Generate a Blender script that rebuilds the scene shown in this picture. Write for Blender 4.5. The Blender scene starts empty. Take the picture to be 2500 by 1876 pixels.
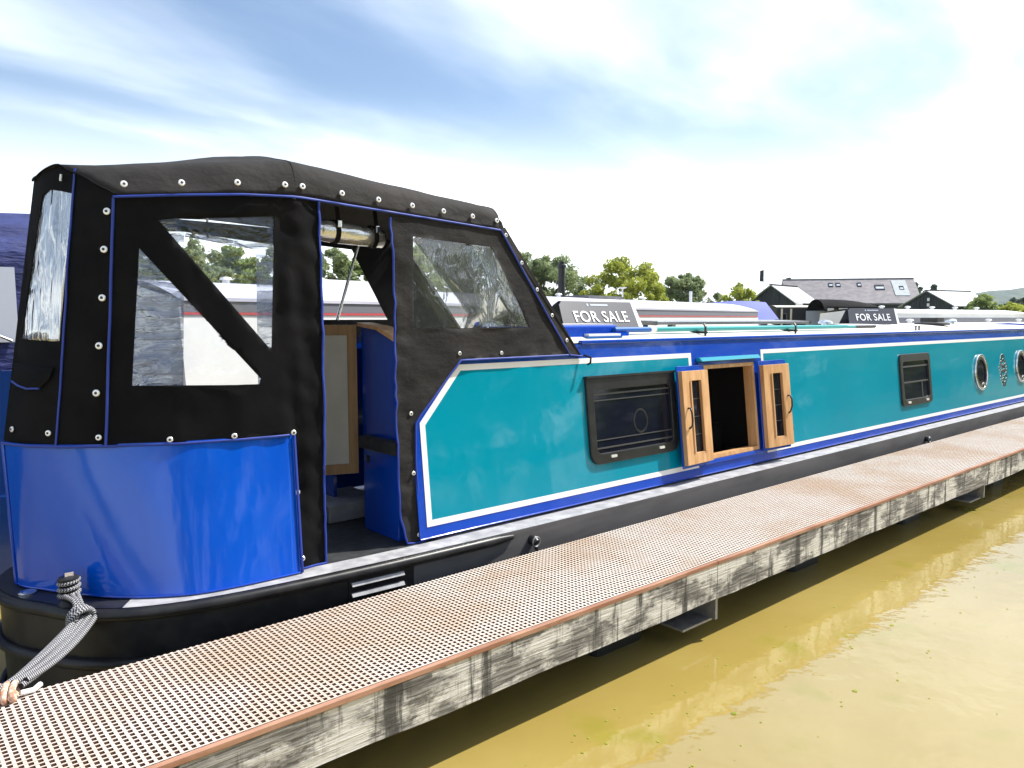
import bpy, math, random
import numpy as np
from mathutils import Vector, Matrix, noise
from mathutils.geometry import delaunay_2d_cdt
R = math.radians
random.seed(7)
rng = np.random.default_rng(7)
scn = bpy.context.scene
col = scn.collection

# ------------------------------------------------------------------ camera, sky, sun, exposure
cam_data = bpy.data.cameras.new('camera')
cam_data.sensor_width = 36.0
cam_data.lens = 36.0 * 1850 / 2500
cam_data.clip_start = 0.05
cam_data.clip_end = 6000
cam = bpy.data.objects.new('camera', cam_data)
cam.location = (0, 0, 2.14)
cam.rotation_euler = (R(90 - 4.943), 0, R(-41.27))
col.objects.link(cam)
scn.camera = cam

SUN_EL, SUN_AZ = 52.0, -20.0                     # azimuth measured from +X
sd = Vector((math.cos(R(SUN_EL)) * math.cos(R(SUN_AZ)), math.cos(R(SUN_EL)) * math.sin(R(SUN_AZ)), math.sin(R(SUN_EL))))
world = bpy.data.worlds.new('World')
scn.world = world
world.use_nodes = True
nt = world.node_tree
for n in list(nt.nodes):
    nt.nodes.remove(n)
def N(tree, typ, **kw):
    n = tree.nodes.new(typ)
    for k, v in kw.items():
        setattr(n, k, v)
    return n
def mth(tree, op, a, b=None, clamp=False):
    n = tree.nodes.new('ShaderNodeMath'); n.operation = op; n.use_clamp = clamp
    for i, v in enumerate((a, b)):
        if v is None: continue
        if isinstance(v, (int, float)): n.inputs[i].default_value = v
        else: tree.links.new(v, n.inputs[i])
    return n.outputs[0]
def maprange(tree, v, a, b, c=0., d=1., smooth=True):
    n = tree.nodes.new('ShaderNodeMapRange')
    if smooth: n.interpolation_type = 'SMOOTHSTEP'
    tree.links.new(v, n.inputs[0])
    for i, q in zip((1, 2, 3, 4), (a, b, c, d)): n.inputs[i].default_value = q
    return n.outputs[0]
def mixc(tree, f, a, b):
    n = tree.nodes.new('ShaderNodeMix'); n.data_type = 'RGBA'
    for i, v in ((0, f), (6, a), (7, b)):
        if isinstance(v, (int, float)): n.inputs[i].default_value = v
        elif isinstance(v, (tuple, list)): n.inputs[i].default_value = (*v[:3], 1)
        else: tree.links.new(v, n.inputs[i])
    return n.outputs[2]
sky = N(nt, 'ShaderNodeTexSky', sky_type='NISHITA', sun_disc=False)
sky.sun_elevation = R(SUN_EL)
sky.sun_rotation = math.atan2(sd.x, sd.y)
sky.air_density = 1.0; sky.dust_density = 1.2; sky.ozone_density = 1.6
tc = N(nt, 'ShaderNodeTexCoord')
sep = N(nt, 'ShaderNodeSeparateXYZ'); nt.links.new(tc.outputs['Generated'], sep.inputs[0])
zz = mth(nt, 'ADD', mth(nt, 'MAXIMUM', sep.outputs[2], 0.0), 0.16)
cmb = N(nt, 'ShaderNodeCombineXYZ')
nt.links.new(mth(nt, 'DIVIDE', sep.outputs[0], zz), cmb.inputs[0])
nt.links.new(mth(nt, 'DIVIDE', sep.outputs[1], zz), cmb.inputs[1])
def cloudnoise(rot, sc, scale, detail, rough, dist, off):
    mp = N(nt, 'ShaderNodeMapping'); mp.inputs['Rotation'].default_value = (0, 0, R(rot)); mp.inputs['Scale'].default_value = sc
    mp.inputs['Location'].default_value = off
    nt.links.new(cmb.outputs[0], mp.inputs[0])
    t = N(nt, 'ShaderNodeTexNoise'); t.inputs['Scale'].default_value = scale; t.inputs['Detail'].default_value = detail
    t.inputs['Roughness'].default_value = rough; t.inputs['Distortion'].default_value = dist
    nt.links.new(mp.outputs[0], t.inputs['Vector'])
    return t.outputs[0]
c1 = cloudnoise(24, (0.62, 1.25, 1), 0.75, 5, 0.5, 0.7, (1.2, 4.1, 0))
c2 = cloudnoise(16, (0.5, 1.7, 1), 1.25, 6, 0.5, 0.5, (7.3, 2.1, 0))
cl = mth(nt, 'ADD', mth(nt, 'MULTIPLY', c1, 0.66), mth(nt, 'MULTIPLY', c2, 0.34))
cf = maprange(nt, cl, 0.39, 0.70)
hz = maprange(nt, sep.outputs[2], 0.02, 0.29, 1.0, 0.0)
cf = mth(nt, 'ADD', mth(nt, 'ADD', mth(nt, 'MULTIPLY', cf, 0.66), 0.07), mth(nt, 'MULTIPLY', hz, 0.85), clamp=True)
CLOUD = (12.2, 12.9, 13.4)
hs = N(nt, 'ShaderNodeHueSaturation'); hs.inputs['Saturation'].default_value = 1.22; nt.links.new(sky.outputs[0], hs.inputs['Color'])
skyc = mixc(nt, cf, hs.outputs[0], CLOUD)
bg = N(nt, 'ShaderNodeBackground'); bg.inputs[1].default_value = 0.105
nt.links.new(skyc, bg.inputs[0])
wo = N(nt, 'ShaderNodeOutputWorld'); nt.links.new(bg.outputs[0], wo.inputs[0])

sun_data = bpy.data.lights.new('sun', 'SUN')
sun_data.energy = 5.0; sun_data.angle = R(0.55); sun_data.color = (1.0, 0.955, 0.88)
sun = bpy.data.objects.new('sun', sun_data); col.objects.link(sun)
sun.location = (20, -10, 40)
sun.rotation_euler = sd.to_track_quat('Z', 'Y').to_euler()

scn.view_settings.view_transform = 'Standard'
scn.view_settings.look = 'None'
scn.view_settings.exposure = 0.62
scn.view_settings.gamma = 1.0
scn.cycles.max_bounces = 10
scn.cycles.transparent_max_bounces = 24
scn.cycles.caustics_reflective = False
scn.cycles.caustics_refractive = False
scn.cycles.use_denoising = True

# ------------------------------------------------------------------ materials
MATS = {}
def mat(name, c, rough=0.5, metal=0.0, c2=None, nscale=3.0, nstretch=(1, 1, 1), nlo=0.4, nhi=0.65, ndet=6,
        bump=0.0, bscale=40.0, bstretch=(1, 1, 1), coat=0.0, spec=0.5, ior=1.5, sheen=0.0, bdist=0.01, r2=None):
    m = bpy.data.materials.new(name); m.use_nodes = True
    t = m.node_tree; b = t.nodes['Principled BSDF']
    b.inputs['Base Color'].default_value = (*c, 1); b.inputs['Roughness'].default_value = rough
    b.inputs['Metallic'].default_value = metal; b.inputs['IOR'].default_value = ior
    b.inputs['Specular IOR Level'].default_value = spec
    b.inputs['Coat Weight'].default_value = coat; b.inputs['Coat Roughness'].default_value = 0.03
    b.inputs['Sheen Weight'].default_value = sheen
    tcn = t.nodes.new('ShaderNodeTexCoord')
    def nz(scale, stretch, det, rgh=0.55, dist=0.0):
        mp = t.nodes.new('ShaderNodeMapping'); mp.inputs['Scale'].default_value = stretch
        t.links.new(tcn.outputs['Object'], mp.inputs[0])
        q = t.nodes.new('ShaderNodeTexNoise'); q.inputs['Scale'].default_value = scale; q.inputs['Detail'].default_value = det
        q.inputs['Roughness'].default_value = rgh; q.inputs['Distortion'].default_value = dist
        t.links.new(mp.outputs[0], q.inputs['Vector']); return q.outputs[0]
    if c2 is not None:
        f = maprange(t, nz(nscale, nstretch, ndet), nlo, nhi)
        t.links.new(mixc(t, f, c, c2), b.inputs['Base Color'])
        if r2 is not None:
            t.links.new(maprange(t, nz(nscale, nstretch, ndet), nlo, nhi, rough, r2), b.inputs['Roughness'])
    if bump:
        bn = t.nodes.new('ShaderNodeBump'); bn.inputs['Strength'].default_value = bump; bn.inputs['Distance'].default_value = bdist
        t.links.new(nz(bscale, bstretch, 4), bn.inputs['Height']); t.links.new(bn.outputs[0], b.inputs['Normal'])
    MATS[name] = m
    return m
# boat paint: large soft waves keep the reflections wobbly like rolled steel plate
mat('teal_paint', (0.0, 0.235, 0.335), 0.07, c2=(0.0, 0.248, 0.35), nscale=0.8, coat=0.22, spec=.42, bump=0.035, bscale=1.1, bdist=0.25)
mat('blue_paint', (0.0, 0.050, 0.42), 0.12, c2=(0.002, 0.062, 0.46), nscale=1.2, coat=0.4, spec=.5, bump=0.05, bscale=1.3, bdist=0.25)
mat('stern_blue', (0.0, 0.070, 0.50), 0.12, c2=(0.0, 0.088, 0.56), nscale=1.6, nstretch=(1, 1, .35), coat=0.2, spec=.4, bump=0.07, bscale=2.2, bstretch=(1, 1, .3), bdist=0.2)
mat('stripe_white', (0.84, 0.84, 0.83), 0.3, coat=0.3)
mat('roof_cream', (0.74, 0.71, 0.62), 0.45, c2=(0.62, 0.60, 0.54), nscale=2.5, nlo=.45, nhi=.75)
mat('gunwale_grey', (0.25, 0.25, 0.265), 0.75, c2=(0.40, 0.40, 0.41), nscale=9, nlo=.35, nhi=.7, bump=.3, bscale=260, bdist=.002)
mat('hull_grey', (0.070, 0.068, 0.071), 0.5, c2=(0.105, 0.101, 0.103), nscale=2.5, nstretch=(.4, 1, 2), bump=.06, bscale=5, bdist=.03, spec=.2)
mat('strake_black', (0.010, 0.010, 0.012), 0.36, c2=(0.02, 0.02, 0.02), nscale=8, spec=.35, bump=.1, bscale=30, bdist=.004)
mat('deck_black', (0.012, 0.014, 0.016), 0.7, c2=(0.028, 0.03, 0.032), nscale=14, bump=.3, bscale=120, bdist=.002)
mat('step_grey', (0.22, 0.22, 0.23), 0.7, c2=(0.30, 0.30, 0.31), nscale=10)
mat('canvas', (0.0055, 0.0057, 0.0068), 0.78, c2=(0.0085, 0.0083, 0.009), nscale=4, bump=.22, bscale=4.5, bstretch=(1, 1, 1), bdist=.03, spec=.08)  # side cloth, its shade painted in as a deeper black than the roof
mat('canvas_roof_lit', (0.024, 0.0225, 0.022), 0.8, c2=(0.033, 0.030, 0.029), nscale=2.5, bump=.6, bscale=3.0, bstretch=(1.2, .8, 1.6), bdist=.045, spec=.2)  # same cloth, faded, with the sun on the roof put into its colour
mat('canvas_front_lit', (0.013, 0.0125, 0.0125), 0.8, c2=(0.024, 0.022, 0.021), nscale=3, bump=.5, bscale=5, bstretch=(1, 1, 1.6), bdist=.03, spec=.22)  # same cloth, dusty, in a middle tone for the grazing sun
mat('piping_blue', (0.012, 0.04, 0.30), 0.55)
mat('chrome', (0.80, 0.80, 0.80), 0.10, metal=1.0)
mat('stud_metal', (0.86, 0.85, 0.82), 0.32, metal=0.55)
mat('stud_core', (0.03, 0.03, 0.03), 0.5)
mat('black_frame', (0.012, 0.012, 0.013), 0.32, c2=(0.02, 0.02, 0.02), nscale=12)
mat('alloy_frame', (0.10, 0.10, 0.10), 0.35, metal=.5)
mat('oak', (0.48, 0.25, 0.095), 0.45, c2=(0.64, 0.38, 0.18), nscale=6, nstretch=(3, 3, .35), nlo=.3, nhi=.7, bump=.15, bscale=30, bstretch=(3, 3, .2), bdist=.003)
mat('oak_dark', (0.22, 0.125, 0.055), 0.5, c2=(0.34, 0.20, 0.09), nscale=9, nstretch=(4, 4, .3), nlo=.3, nhi=.7)
mat('door_cream', (0.42, 0.42, 0.385), 0.5, c2=(0.47, 0.47, 0.44), nscale=4)
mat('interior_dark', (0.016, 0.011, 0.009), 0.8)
mat('rust', (0.27, 0.125, 0.075), 0.75, c2=(0.38, 0.21, 0.14), nscale=7, nstretch=(.5, 2, 2), bump=.2, bscale=60, bdist=.003)
mat('teal_pole', (0.02, 0.30, 0.30), 0.35)
mat('blue_pole', (0.01, 0.10, 0.36), 0.35)
mat('solar', (0.10, 0.105, 0.115), 0.22, c2=(0.15, 0.15, 0.16), nscale=2)
mat('metal_grey', (0.30, 0.30, 0.31), 0.5, metal=.6, c2=(0.2, 0.2, 0.21), nscale=9)
mat('sign_dark', (0.036, 0.040, 0.054), 0.45)
mat('sign_white', (0.82, 0.82, 0.82), 0.5)
mat('nb_white', (0.78, 0.78, 0.76), 0.35, c2=(0.72, 0.72, 0.71), nscale=1.5)
mat('nb_roof', (0.50, 0.50, 0.60), 0.5, c2=(0.58, 0.58, 0.66), nscale=1.2)
mat('nb_grey', (0.13, 0.13, 0.15), 0.4)
mat('nb_red', (0.45, 0.05, 0.06), 0.4)
mat('nb_black', (0.012, 0.012, 0.013), 0.55)
mat('navy_canvas', (0.014, 0.022, 0.105), 0.75, c2=(0.022, 0.034, 0.15), nscale=4, bump=.8, bscale=5, bstretch=(1, 1, 4), bdist=.04)
mat('navy_paint', (0.006, 0.03, 0.14), 0.25, coat=.4)
mat('bright_blue', (0.05, 0.08, 0.42), 0.6)
mat('cream_paint', (0.62, 0.60, 0.52), 0.45)
mat('pale_blue', (0.42, 0.50, 0.62), 0.5)
mat('shed_timber', (0.016, 0.020, 0.024), 0.75, c2=(0.03, 0.034, 0.04), nscale=2, nstretch=(1, 1, .1))
mat('shed_roof', (0.34, 0.36, 0.38), 0.55, c2=(0.42, 0.44, 0.46), nscale=1.2)
mat('slate', (0.15, 0.14, 0.155), 0.7, c2=(0.21, 0.195, 0.21), nscale=1.6, nstretch=(1, 1, 2), bump=.2, bscale=6)
mat('gable_grey', (0.36, 0.40, 0.42), 0.7, c2=(0.30, 0.34, 0.36), nscale=2)
mat('window_pale', (0.46, 0.50, 0.58), 0.15)
mat('window_dark', (0.006, 0.008, 0.018), 0.05, spec=.35)
mat('bark', (0.10, 0.075, 0.05), 0.9, c2=(0.05, 0.04, 0.03), nscale=6, nstretch=(1, 1, .2), bump=.4, bscale=12)
mat('float_black', (0.014, 0.014, 0.013), 0.6)
mat('orange_rope', (0.50, 0.24, 0.15), 0.8, c2=(0.72, 0.60, 0.48), nscale=60)
mat('hill_wood', (0.055, 0.085, 0.075), 0.95, c2=(0.085, 0.115, 0.085), nscale=.05, bump=.6, bscale=.08, bdist=6)
mat('vent_black', (0.02, 0.02, 0.021), 0.45)
mat('brown_bag', (0.14, 0.10, 0.06), 0.8)
mat('white_trim', (0.75, 0.75, 0.73), 0.45)

def leafmat(name, a, b, c):
    m = bpy.data.materials.new(name); m.use_nodes = True; t = m.node_tree
    p = t.nodes['Principled BSDF']; p.inputs['Roughness'].default_value = .6; p.inputs['Specular IOR Level'].default_value = .3
    tcn = t.nodes.new('ShaderNodeTexCoord')
    q = t.nodes.new('ShaderNodeTexNoise'); q.inputs['Scale'].default_value = 1.1; q.inputs['Detail'].default_value = 6
    t.links.new(tcn.outputs['Object'], q.inputs['Vector'])
    w = t.nodes.new('ShaderNodeTexWhiteNoise'); w.noise_dimensions = '1D'
    g = t.nodes.new('ShaderNodeNewGeometry'); t.links.new(g.outputs['Random Per Island'], w.inputs['W'])
    k = mixc(t, maprange(t, q.outputs[0], .35, .65), a, b)
    k = mixc(t, mth(t, 'MULTIPLY', w.outputs[0], .55), k, c)
    t.links.new(k, p.inputs['Base Color'])
    tr = t.nodes.new('ShaderNodeBsdfTranslucent'); t.links.new(k, tr.inputs[0])
    mx = t.nodes.new('ShaderNodeMixShader'); mx.inputs[0].default_value = .45
    t.links.new(p.outputs[0], mx.inputs[1]); t.links.new(tr.outputs[0], mx.inputs[2])
    t.links.new(mx.outputs[0], t.nodes['Material Output'].inputs[0])
    MATS[name] = m
leafmat('leaf_grey', (0.17, 0.23, 0.10), (0.27, 0.33, 0.15), (0.36, 0.41, 0.23))
leafmat('leaf_yellow', (0.27, 0.33, 0.03), (0.42, 0.46, 0.06), (0.48, 0.50, 0.14))
leafmat('leaf_mid', (0.16, 0.23, 0.06), (0.28, 0.36, 0.10), (0.36, 0.42, 0.16))
leafmat('leaf_dark', (0.06, 0.09, 0.06), (0.10, 0.14, 0.08), (0.14, 0.17, 0.12))

def vinyl(name, haze, hazecol, bstr, bscale, bstretch, gl=1.0, tint=(.93, .95, .97), silver=0.0):
    m = bpy.data.materials.new(name); m.use_nodes = True; t = m.node_tree
    for n in list(t.nodes):
        if n.type == 'BSDF_PRINCIPLED': t.nodes.remove(n)
    tcn = t.nodes.new('ShaderNodeTexCoord'); mp = t.nodes.new('ShaderNodeMapping'); mp.inputs['Scale'].default_value = bstretch
    t.links.new(tcn.outputs['Object'], mp.inputs[0])
    q = t.nodes.new('ShaderNodeTexNoise'); q.inputs['Scale'].default_value = bscale; q.inputs['Detail'].default_value = 3; q.inputs['Distortion'].default_value = .6
    t.links.new(mp.outputs[0], q.inputs['Vector'])
    bn = t.nodes.new('ShaderNodeBump'); bn.inputs['Strength'].default_value = bstr; bn.inputs['Distance'].default_value = .04
    t.links.new(q.outputs[0], bn.inputs['Height'])
    tr = t.nodes.new('ShaderNodeBsdfTransparent'); tr.inputs[0].default_value = (*tint, 1)
    gs = t.nodes.new('ShaderNodeBsdfGlossy'); gs.inputs['Roughness'].default_value = .04; t.links.new(bn.outputs[0], gs.inputs['Normal'])
    fr = t.nodes.new('ShaderNodeFresnel'); fr.inputs[0].default_value = 1.5; t.links.new(bn.outputs[0], fr.inputs['Normal'])
    f = mth(t, 'ADD', mth(t, 'MULTIPLY', fr.outputs[0], gl), silver, clamp=True)
    mx = t.nodes.new('ShaderNodeMixShader'); t.links.new(f, mx.inputs[0]); t.links.new(tr.outputs[0], mx.inputs[1]); t.links.new(gs.outputs[0], mx.inputs[2])
    out = mx.outputs[0]
    if haze:
        tl = t.nodes.new('ShaderNodeBsdfTranslucent'); tl.inputs[0].default_value = (*hazecol, 1)
        df = t.nodes.new('ShaderNodeBsdfDiffuse'); df.inputs[0].default_value = (*hazecol, 1)
        ad = t.nodes.new('ShaderNodeMixShader'); t.links.new(tl.outputs[0], ad.inputs[1]); t.links.new(df.outputs[0], ad.inputs[2])
        m2 = t.nodes.new('ShaderNodeMixShader'); m2.inputs[0].default_value = haze
        if haze > .2: t.links.new(maprange(t, q.outputs[0], .38, .56, .06, haze * 1.5), m2.inputs[0])  # haze broken into ripples that stand in for dark reflections
        t.links.new(out, m2.inputs[1]); t.links.new(ad.outputs[0], m2.inputs[2]); out = m2.outputs[0]
    t.links.new(out, t.nodes['Material Output'].inputs[0])
    MATS[name] = m
vinyl('vinyl_clear', .02, (.6, .65, .75), .6, 4, (1, 1, 2.6), 1.3, tint=(.96, .97, .98))
vinyl('vinyl_hazy', .30, (.50, .56, .72), 1.0, 5, (.8, .8, 3.4), 1.6)
vinyl('vinyl_silver', .10, (.6, .65, .7), .55, 9, (2.2, 2.2, .12), 1.4, silver=.42)
vinyl('vinyl_front', .03, (.8, .85, .9), .14, 4.0, (2.0, 1, 1.2), .9, tint=(.97, .98, .99))

def special():
    # grating plastic: pale sandy with rusty wash
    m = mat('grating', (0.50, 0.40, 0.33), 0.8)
    t = m.node_tree; b = t.nodes['Principled BSDF']
    tcn = [n for n in t.nodes if n.type == 'TEX_COORD'][0]
    q = t.nodes.new('ShaderNodeTexNoise'); q.inputs['Scale'].default_value = .9; q.inputs['Detail'].default_value = 7; q.inputs['Roughness'].default_value = .65
    t.links.new(tcn.outputs['Object'], q.inputs['Vector'])
    q2 = t.nodes.new('ShaderNodeTexNoise'); q2.inputs['Scale'].default_value = 30; q2.inputs['Detail'].default_value = 4
    t.links.new(tcn.outputs['Object'], q2.inputs['Vector'])
    k = mixc(t, maprange(t, q.outputs[0], .40, .66), (0.60, 0.545, 0.49), (0.50, 0.375, 0.275))
    k = mixc(t, mth(t, 'MULTIPLY', maprange(t, q2.outputs[0], .35, .75), .45), k, (0.44, 0.36, 0.31))
    # walked-on tops pale; flanks rusty brown, darkened to put shade in the holes
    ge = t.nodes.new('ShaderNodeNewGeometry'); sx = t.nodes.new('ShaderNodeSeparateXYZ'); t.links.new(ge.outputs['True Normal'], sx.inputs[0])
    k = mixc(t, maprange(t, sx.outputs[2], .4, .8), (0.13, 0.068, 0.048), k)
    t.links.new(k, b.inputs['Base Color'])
    # weathered whitewashed timber
    m = mat('old_timber', (0.3, 0.29, 0.27), 0.88)
    t = m.node_tree; b = t.nodes['Principled BSDF']
    tcn = [n for n in t.nodes if n.type == 'TEX_COORD'][0]
    def nz(s, st, d=7, r=.62, di=0.):
        mp = t.nodes.new('ShaderNodeMapping'); mp.inputs['Scale'].default_value = st; t.links.new(tcn.outputs['Object'], mp.inputs[0])
        q = t.nodes.new('ShaderNodeTexNoise'); q.inputs['Scale'].default_value = s; q.inputs['Detail'].default_value = d; q.inputs['Roughness'].default_value = r; q.inputs['Distortion'].default_value = di
        t.links.new(mp.outputs[0], q.inputs['Vector']); return q.outputs[0]
    grain = nz(7, (.5, 4, 9))
    patch = nz(2.2, (1.0, 1, 2.2), 8, .7)
    drip = nz(3.2, (2.6, 1, .25), 6, .68)
    k = mixc(t, maprange(t, grain, .35, .68), (0.075, 0.07, 0.065), (0.33, 0.32, 0.31))
    k = mixc(t, maprange(t, patch, .46, .56), k, (0.60, 0.59, 0.57))
    k = mixc(t, mth(t, 'MULTIPLY', maprange(t, nz(11, (.35, 3, 12)), .5, .68), .75), k, (0.13, 0.115, 0.10))
    k = mixc(t, mth(t, 'MULTIPLY', maprange(t, drip, .50, .62), .9), k, (0.035, 0.033, 0.03))
    t.links.new(k, b.inputs['Base Color'])
    bn = t.nodes.new('ShaderNodeBump'); bn.inputs['Strength'].default_value = .7; bn.inputs['Distance'].default_value = .012
    t.links.new(grain, bn.inputs['Height']); t.links.new(bn.outputs[0], b.inputs['Normal'])
    # silty marina water
    m = mat('water', (0.30, 0.235, 0.055), 0.025, ior=2.05)
    t = m.node_tree; b = t.nodes['Principled BSDF']
    tcn = [n for n in t.nodes if n.type == 'TEX_COORD'][0]
    k = mixc(t, maprange(t, nz_t(t, tcn, .55, 5), .38, .66), (0.300, 0.225, 0.058), (0.335, 0.258, 0.078))
    k = mixc(t, mth(t, 'MULTIPLY', maprange(t, nz_t(t, tcn, 1.5, 6), .56, .70), .6), k, (0.23, 0.215, 0.02))
    t.links.new(k, b.inputs['Base Color'])
    bn = t.nodes.new('ShaderNodeBump'); bn.inputs['Strength'].default_value = .13; bn.inputs['Distance'].default_value = .05
    t.links.new(nz_t(t, tcn, 3.2, 3), bn.inputs['Height']); t.links.new(bn.outputs[0], b.inputs['Normal'])
    # grass of the banks
    m = mat('grass', (0.12, 0.15, 0.035), 0.9, c2=(0.20, 0.20, 0.06), nscale=.35, bump=.5, bscale=4, bdist=.1)
    # black and white braided rope, pattern runs on the rope's own surface coordinates
    m = mat('rope', (0.5, 0.5, 0.5), 0.75)
    t = m.node_tree; b = t.nodes['Principled BSDF']
    uv = t.nodes.new('ShaderNodeUVMap'); sp = t.nodes.new('ShaderNodeSeparateXYZ'); t.links.new(uv.outputs[0], sp.inputs[0])
    s1 = mth(t, 'SINE', mth(t, 'ADD', mth(t, 'MULTIPLY', sp.outputs[1], 520), mth(t, 'MULTIPLY', mth(t, 'ABSOLUTE', mth(t, 'SINE', mth(t, 'MULTIPLY', sp.outputs[0], 12.566))), 3.2)))
    t.links.new(mixc(t, maprange(t, s1, -.05, .45), (0.008, 0.008, 0.010), (0.40, 0.40, 0.42)), b.inputs['Base Color'])
def nz_t(t, tcn, s, d):
    q = t.nodes.new('ShaderNodeTexNoise'); q.inputs['Scale'].default_value = s; q.inputs['Detail'].default_value = d
    t.links.new(tcn.outputs['Object'], q.inputs['Vector']); return q.outputs[0]
special()

# ------------------------------------------------------------------ mesh helpers
def rrect(x0, x1, z0, z1, r=.05, n=5, corners=(1, 1, 1, 1)):
    """rounded rectangle, corners: lower left, lower right, upper right, upper left"""
    P = []
    for (cx, cz, a0, on) in ((x0 + r, z0 + r, 180, corners[0]), (x1 - r, z0 + r, 270, corners[1]), (x1 - r, z1 - r, 0, corners[2]), (x0 + r, z1 - r, 90, corners[3])):
        if not on:
            P.append((x0 if a0 in (90, 180) else x1, z0 if a0 in (180, 270) else z1)); continue
        for k in range(n + 1):
            a = R(a0 + 90 * k / n); P.append((cx + r * math.cos(a), cz + r * math.sin(a)))
    return P
def circle(cx, cz, r, n=32):
    return [(cx + r * math.cos(2 * math.pi * k / n), cz + r * math.sin(2 * math.pi * k / n)) for k in range(n)]
class MB:
    def __init__(s): s.v = []; s.f = []; s.uv = None
    def add(s, vs, fs):
        o = len(s.v); s.v += [tuple(p) for p in vs]; s.f += [tuple(i + o for i in f) for f in fs]; return s
    def box(s, x0, x1, y0, y1, z0, z1):
        return s.add([(x, y, z) for z in (z0, z1) for y in (y0, y1) for x in (x0, x1)],
                     [(0, 2, 3, 1), (4, 5, 7, 6), (0, 1, 5, 4), (2, 6, 7, 3), (0, 4, 6, 2), (1, 3, 7, 5)])
    def obox(s, c, ax, ay, az, hx, hy, hz):
        c = Vector(c); ax, ay, az = (Vector(a).normalized() for a in (ax, ay, az))
        return s.add([c + ax * hx * i + ay * hy * j + az * hz * k for k in (-1, 1) for j in (-1, 1) for i in (-1, 1)],
                     [(0, 2, 3, 1), (4, 5, 7, 6), (0, 1, 5, 4), (2, 6, 7, 3), (0, 4, 6, 2), (1, 3, 7, 5)])
    def hexa(s, P):   # 8 points ordered as box()
        return s.add(P, [(0, 2, 3, 1), (4, 5, 7, 6), (0, 1, 5, 4), (2, 6, 7, 3), (0, 4, 6, 2), (1, 3, 7, 5)])
    def grid(s, fn, nu, nv, close_u=False):
        vs = [fn(i / nu, j / nv) for j in range(nv + 1) for i in range(nu + 1)]
        return s.add(vs, [(j * (nu + 1) + i, j * (nu + 1) + i + 1, (j + 1) * (nu + 1) + i + 1, (j + 1) * (nu + 1) + i) for j in range(nv) for i in range(nu)])
    def tube(s, pts, r, n=8, caps=True, uv=False, closed=False):
        P = [Vector(p) for p in pts]; m = len(P); rs = r if isinstance(r, (list, tuple)) else [r] * m
        o = len(s.v); ref = None; L = 0; lens = []
        for i, p in enumerate(P):
            a = P[(i - 1) % m] if (closed or i > 0) else p; b = P[(i + 1) % m] if (closed or i < m - 1) else p
            d = (b - a).normalized()
            if ref is None: ref = d.orthogonal().normalized()
            ref = (ref - d * ref.dot(d)).normalized(); q = d.cross(ref)
            if i: L += (p - P[i - 1]).length
            lens.append(L)
            for k in range(n):
                t = 2 * math.pi * k / n; s.v.append(tuple(p + (ref * math.cos(t) + q * math.sin(t)) * rs[i]))
        if uv and s.uv is None: s.uv = []
        for i in range(m if closed else m - 1):
            j = (i + 1) % m
            for k in range(n):
                k2 = (k + 1) % n
                s.f.append((o + i * n + k, o + i * n + k2, o + j * n + k2, o + j * n + k))
                if uv:
                    s.uv.append([(k / n, lens[i]), ((k + 1) / n, lens[i]), ((k + 1) / n, lens[i] + (P[j] - P[i]).length), (k / n, lens[i] + (P[j] - P[i]).length)])
        if caps and not closed:
            s.f.append(tuple(o + k for k in reversed(range(n)))); s.f.append(tuple(o + (m - 1) * n + k for k in range(n)))
            if uv: s.uv.append([(0, 0)] * n); s.uv.append([(0, 0)] * n)
        return s
    def lathe(s, prof, n=16, c=(0, 0, 0)):
        o = len(s.v); m = len(prof)
        for (r, z) in prof:
            for k in range(n):
                t = 2 * math.pi * k / n; s.v.append((c[0] + r * math.cos(t), c[1] + r * math.sin(t), c[2] + z))
        for i in range(m - 1):
            for k in range(n):
                k2 = (k + 1) % n; s.f.append((o + i * n + k, o + i * n + k2, o + (i + 1) * n + k2, o + (i + 1) * n + k))
        s.f.append(tuple(o + k for k in reversed(range(n)))); s.f.append(tuple(o + (m - 1) * n + k for k in range(n)))
        return s
    def sheet(s, outer, holes, fn, t=.004, step=None):
        """flat outline with holes, triangulated, mapped by fn(u, v, w); w = 0 is the front, w = -t the back"""
        vs, es = [], []
        for loop in [outer] + list(holes):
            o = len(vs); vs += [Vector((float(a), float(b))) for a, b in loop]; n = len(loop)
            es += [(o + i, o + (i + 1) % n) for i in range(n)]
        if step:
            if not isinstance(step, tuple): step = (step, step)
            us = [p[0] for p in outer]; ws = [p[1] for p in outer]
            nu = int((max(us) - min(us)) / step[0]); nw = int((max(ws) - min(ws)) / step[1])
            for i in range(1, nu + 1):
                for j in range(1, nw + 1):
                    vs.append(Vector((min(us) + (i - .5 + .25 * (j % 2)) * step[0], min(ws) + (j - .5) * step[1])))
        r = delaunay_2d_cdt(vs, es, [], 0, 1e-6)
        V = r[0]
        def inside(x, y, L):
            c = False; n = len(L)
            for i in range(n):
                (xa, ya), (xb, yb) = L[i - 1], L[i]
                if (ya > y) != (yb > y) and x < (xb - xa) * (y - ya) / (yb - ya) + xa: c = not c
            return c
        F = []
        for f in r[2]:
            x = sum(V[i][0] for i in f) / 3; y = sum(V[i][1] for i in f) / 3
            if inside(x, y, outer) and not any(inside(x, y, h) for h in holes): F.append(tuple(f))
        used = sorted({i for f in F for i in f}); ix = {a: k for k, a in enumerate(used)}; n = len(used)
        front = [fn(V[a][0], V[a][1], 0.) for a in used]; back = [fn(V[a][0], V[a][1], -t) for a in used]
        F = [tuple(ix[a] for a in f) for f in F]
        fs = list(F) + [tuple(n + a for a in reversed(f)) for f in F]
        cnt = {}
        for f in F:
            for a, b in zip(f, f[1:] + f[:1]): cnt[(a, b)] = 1
        for (a, b) in cnt:
            if (b, a) not in cnt: fs.append((b, a, n + a, n + b))
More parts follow.
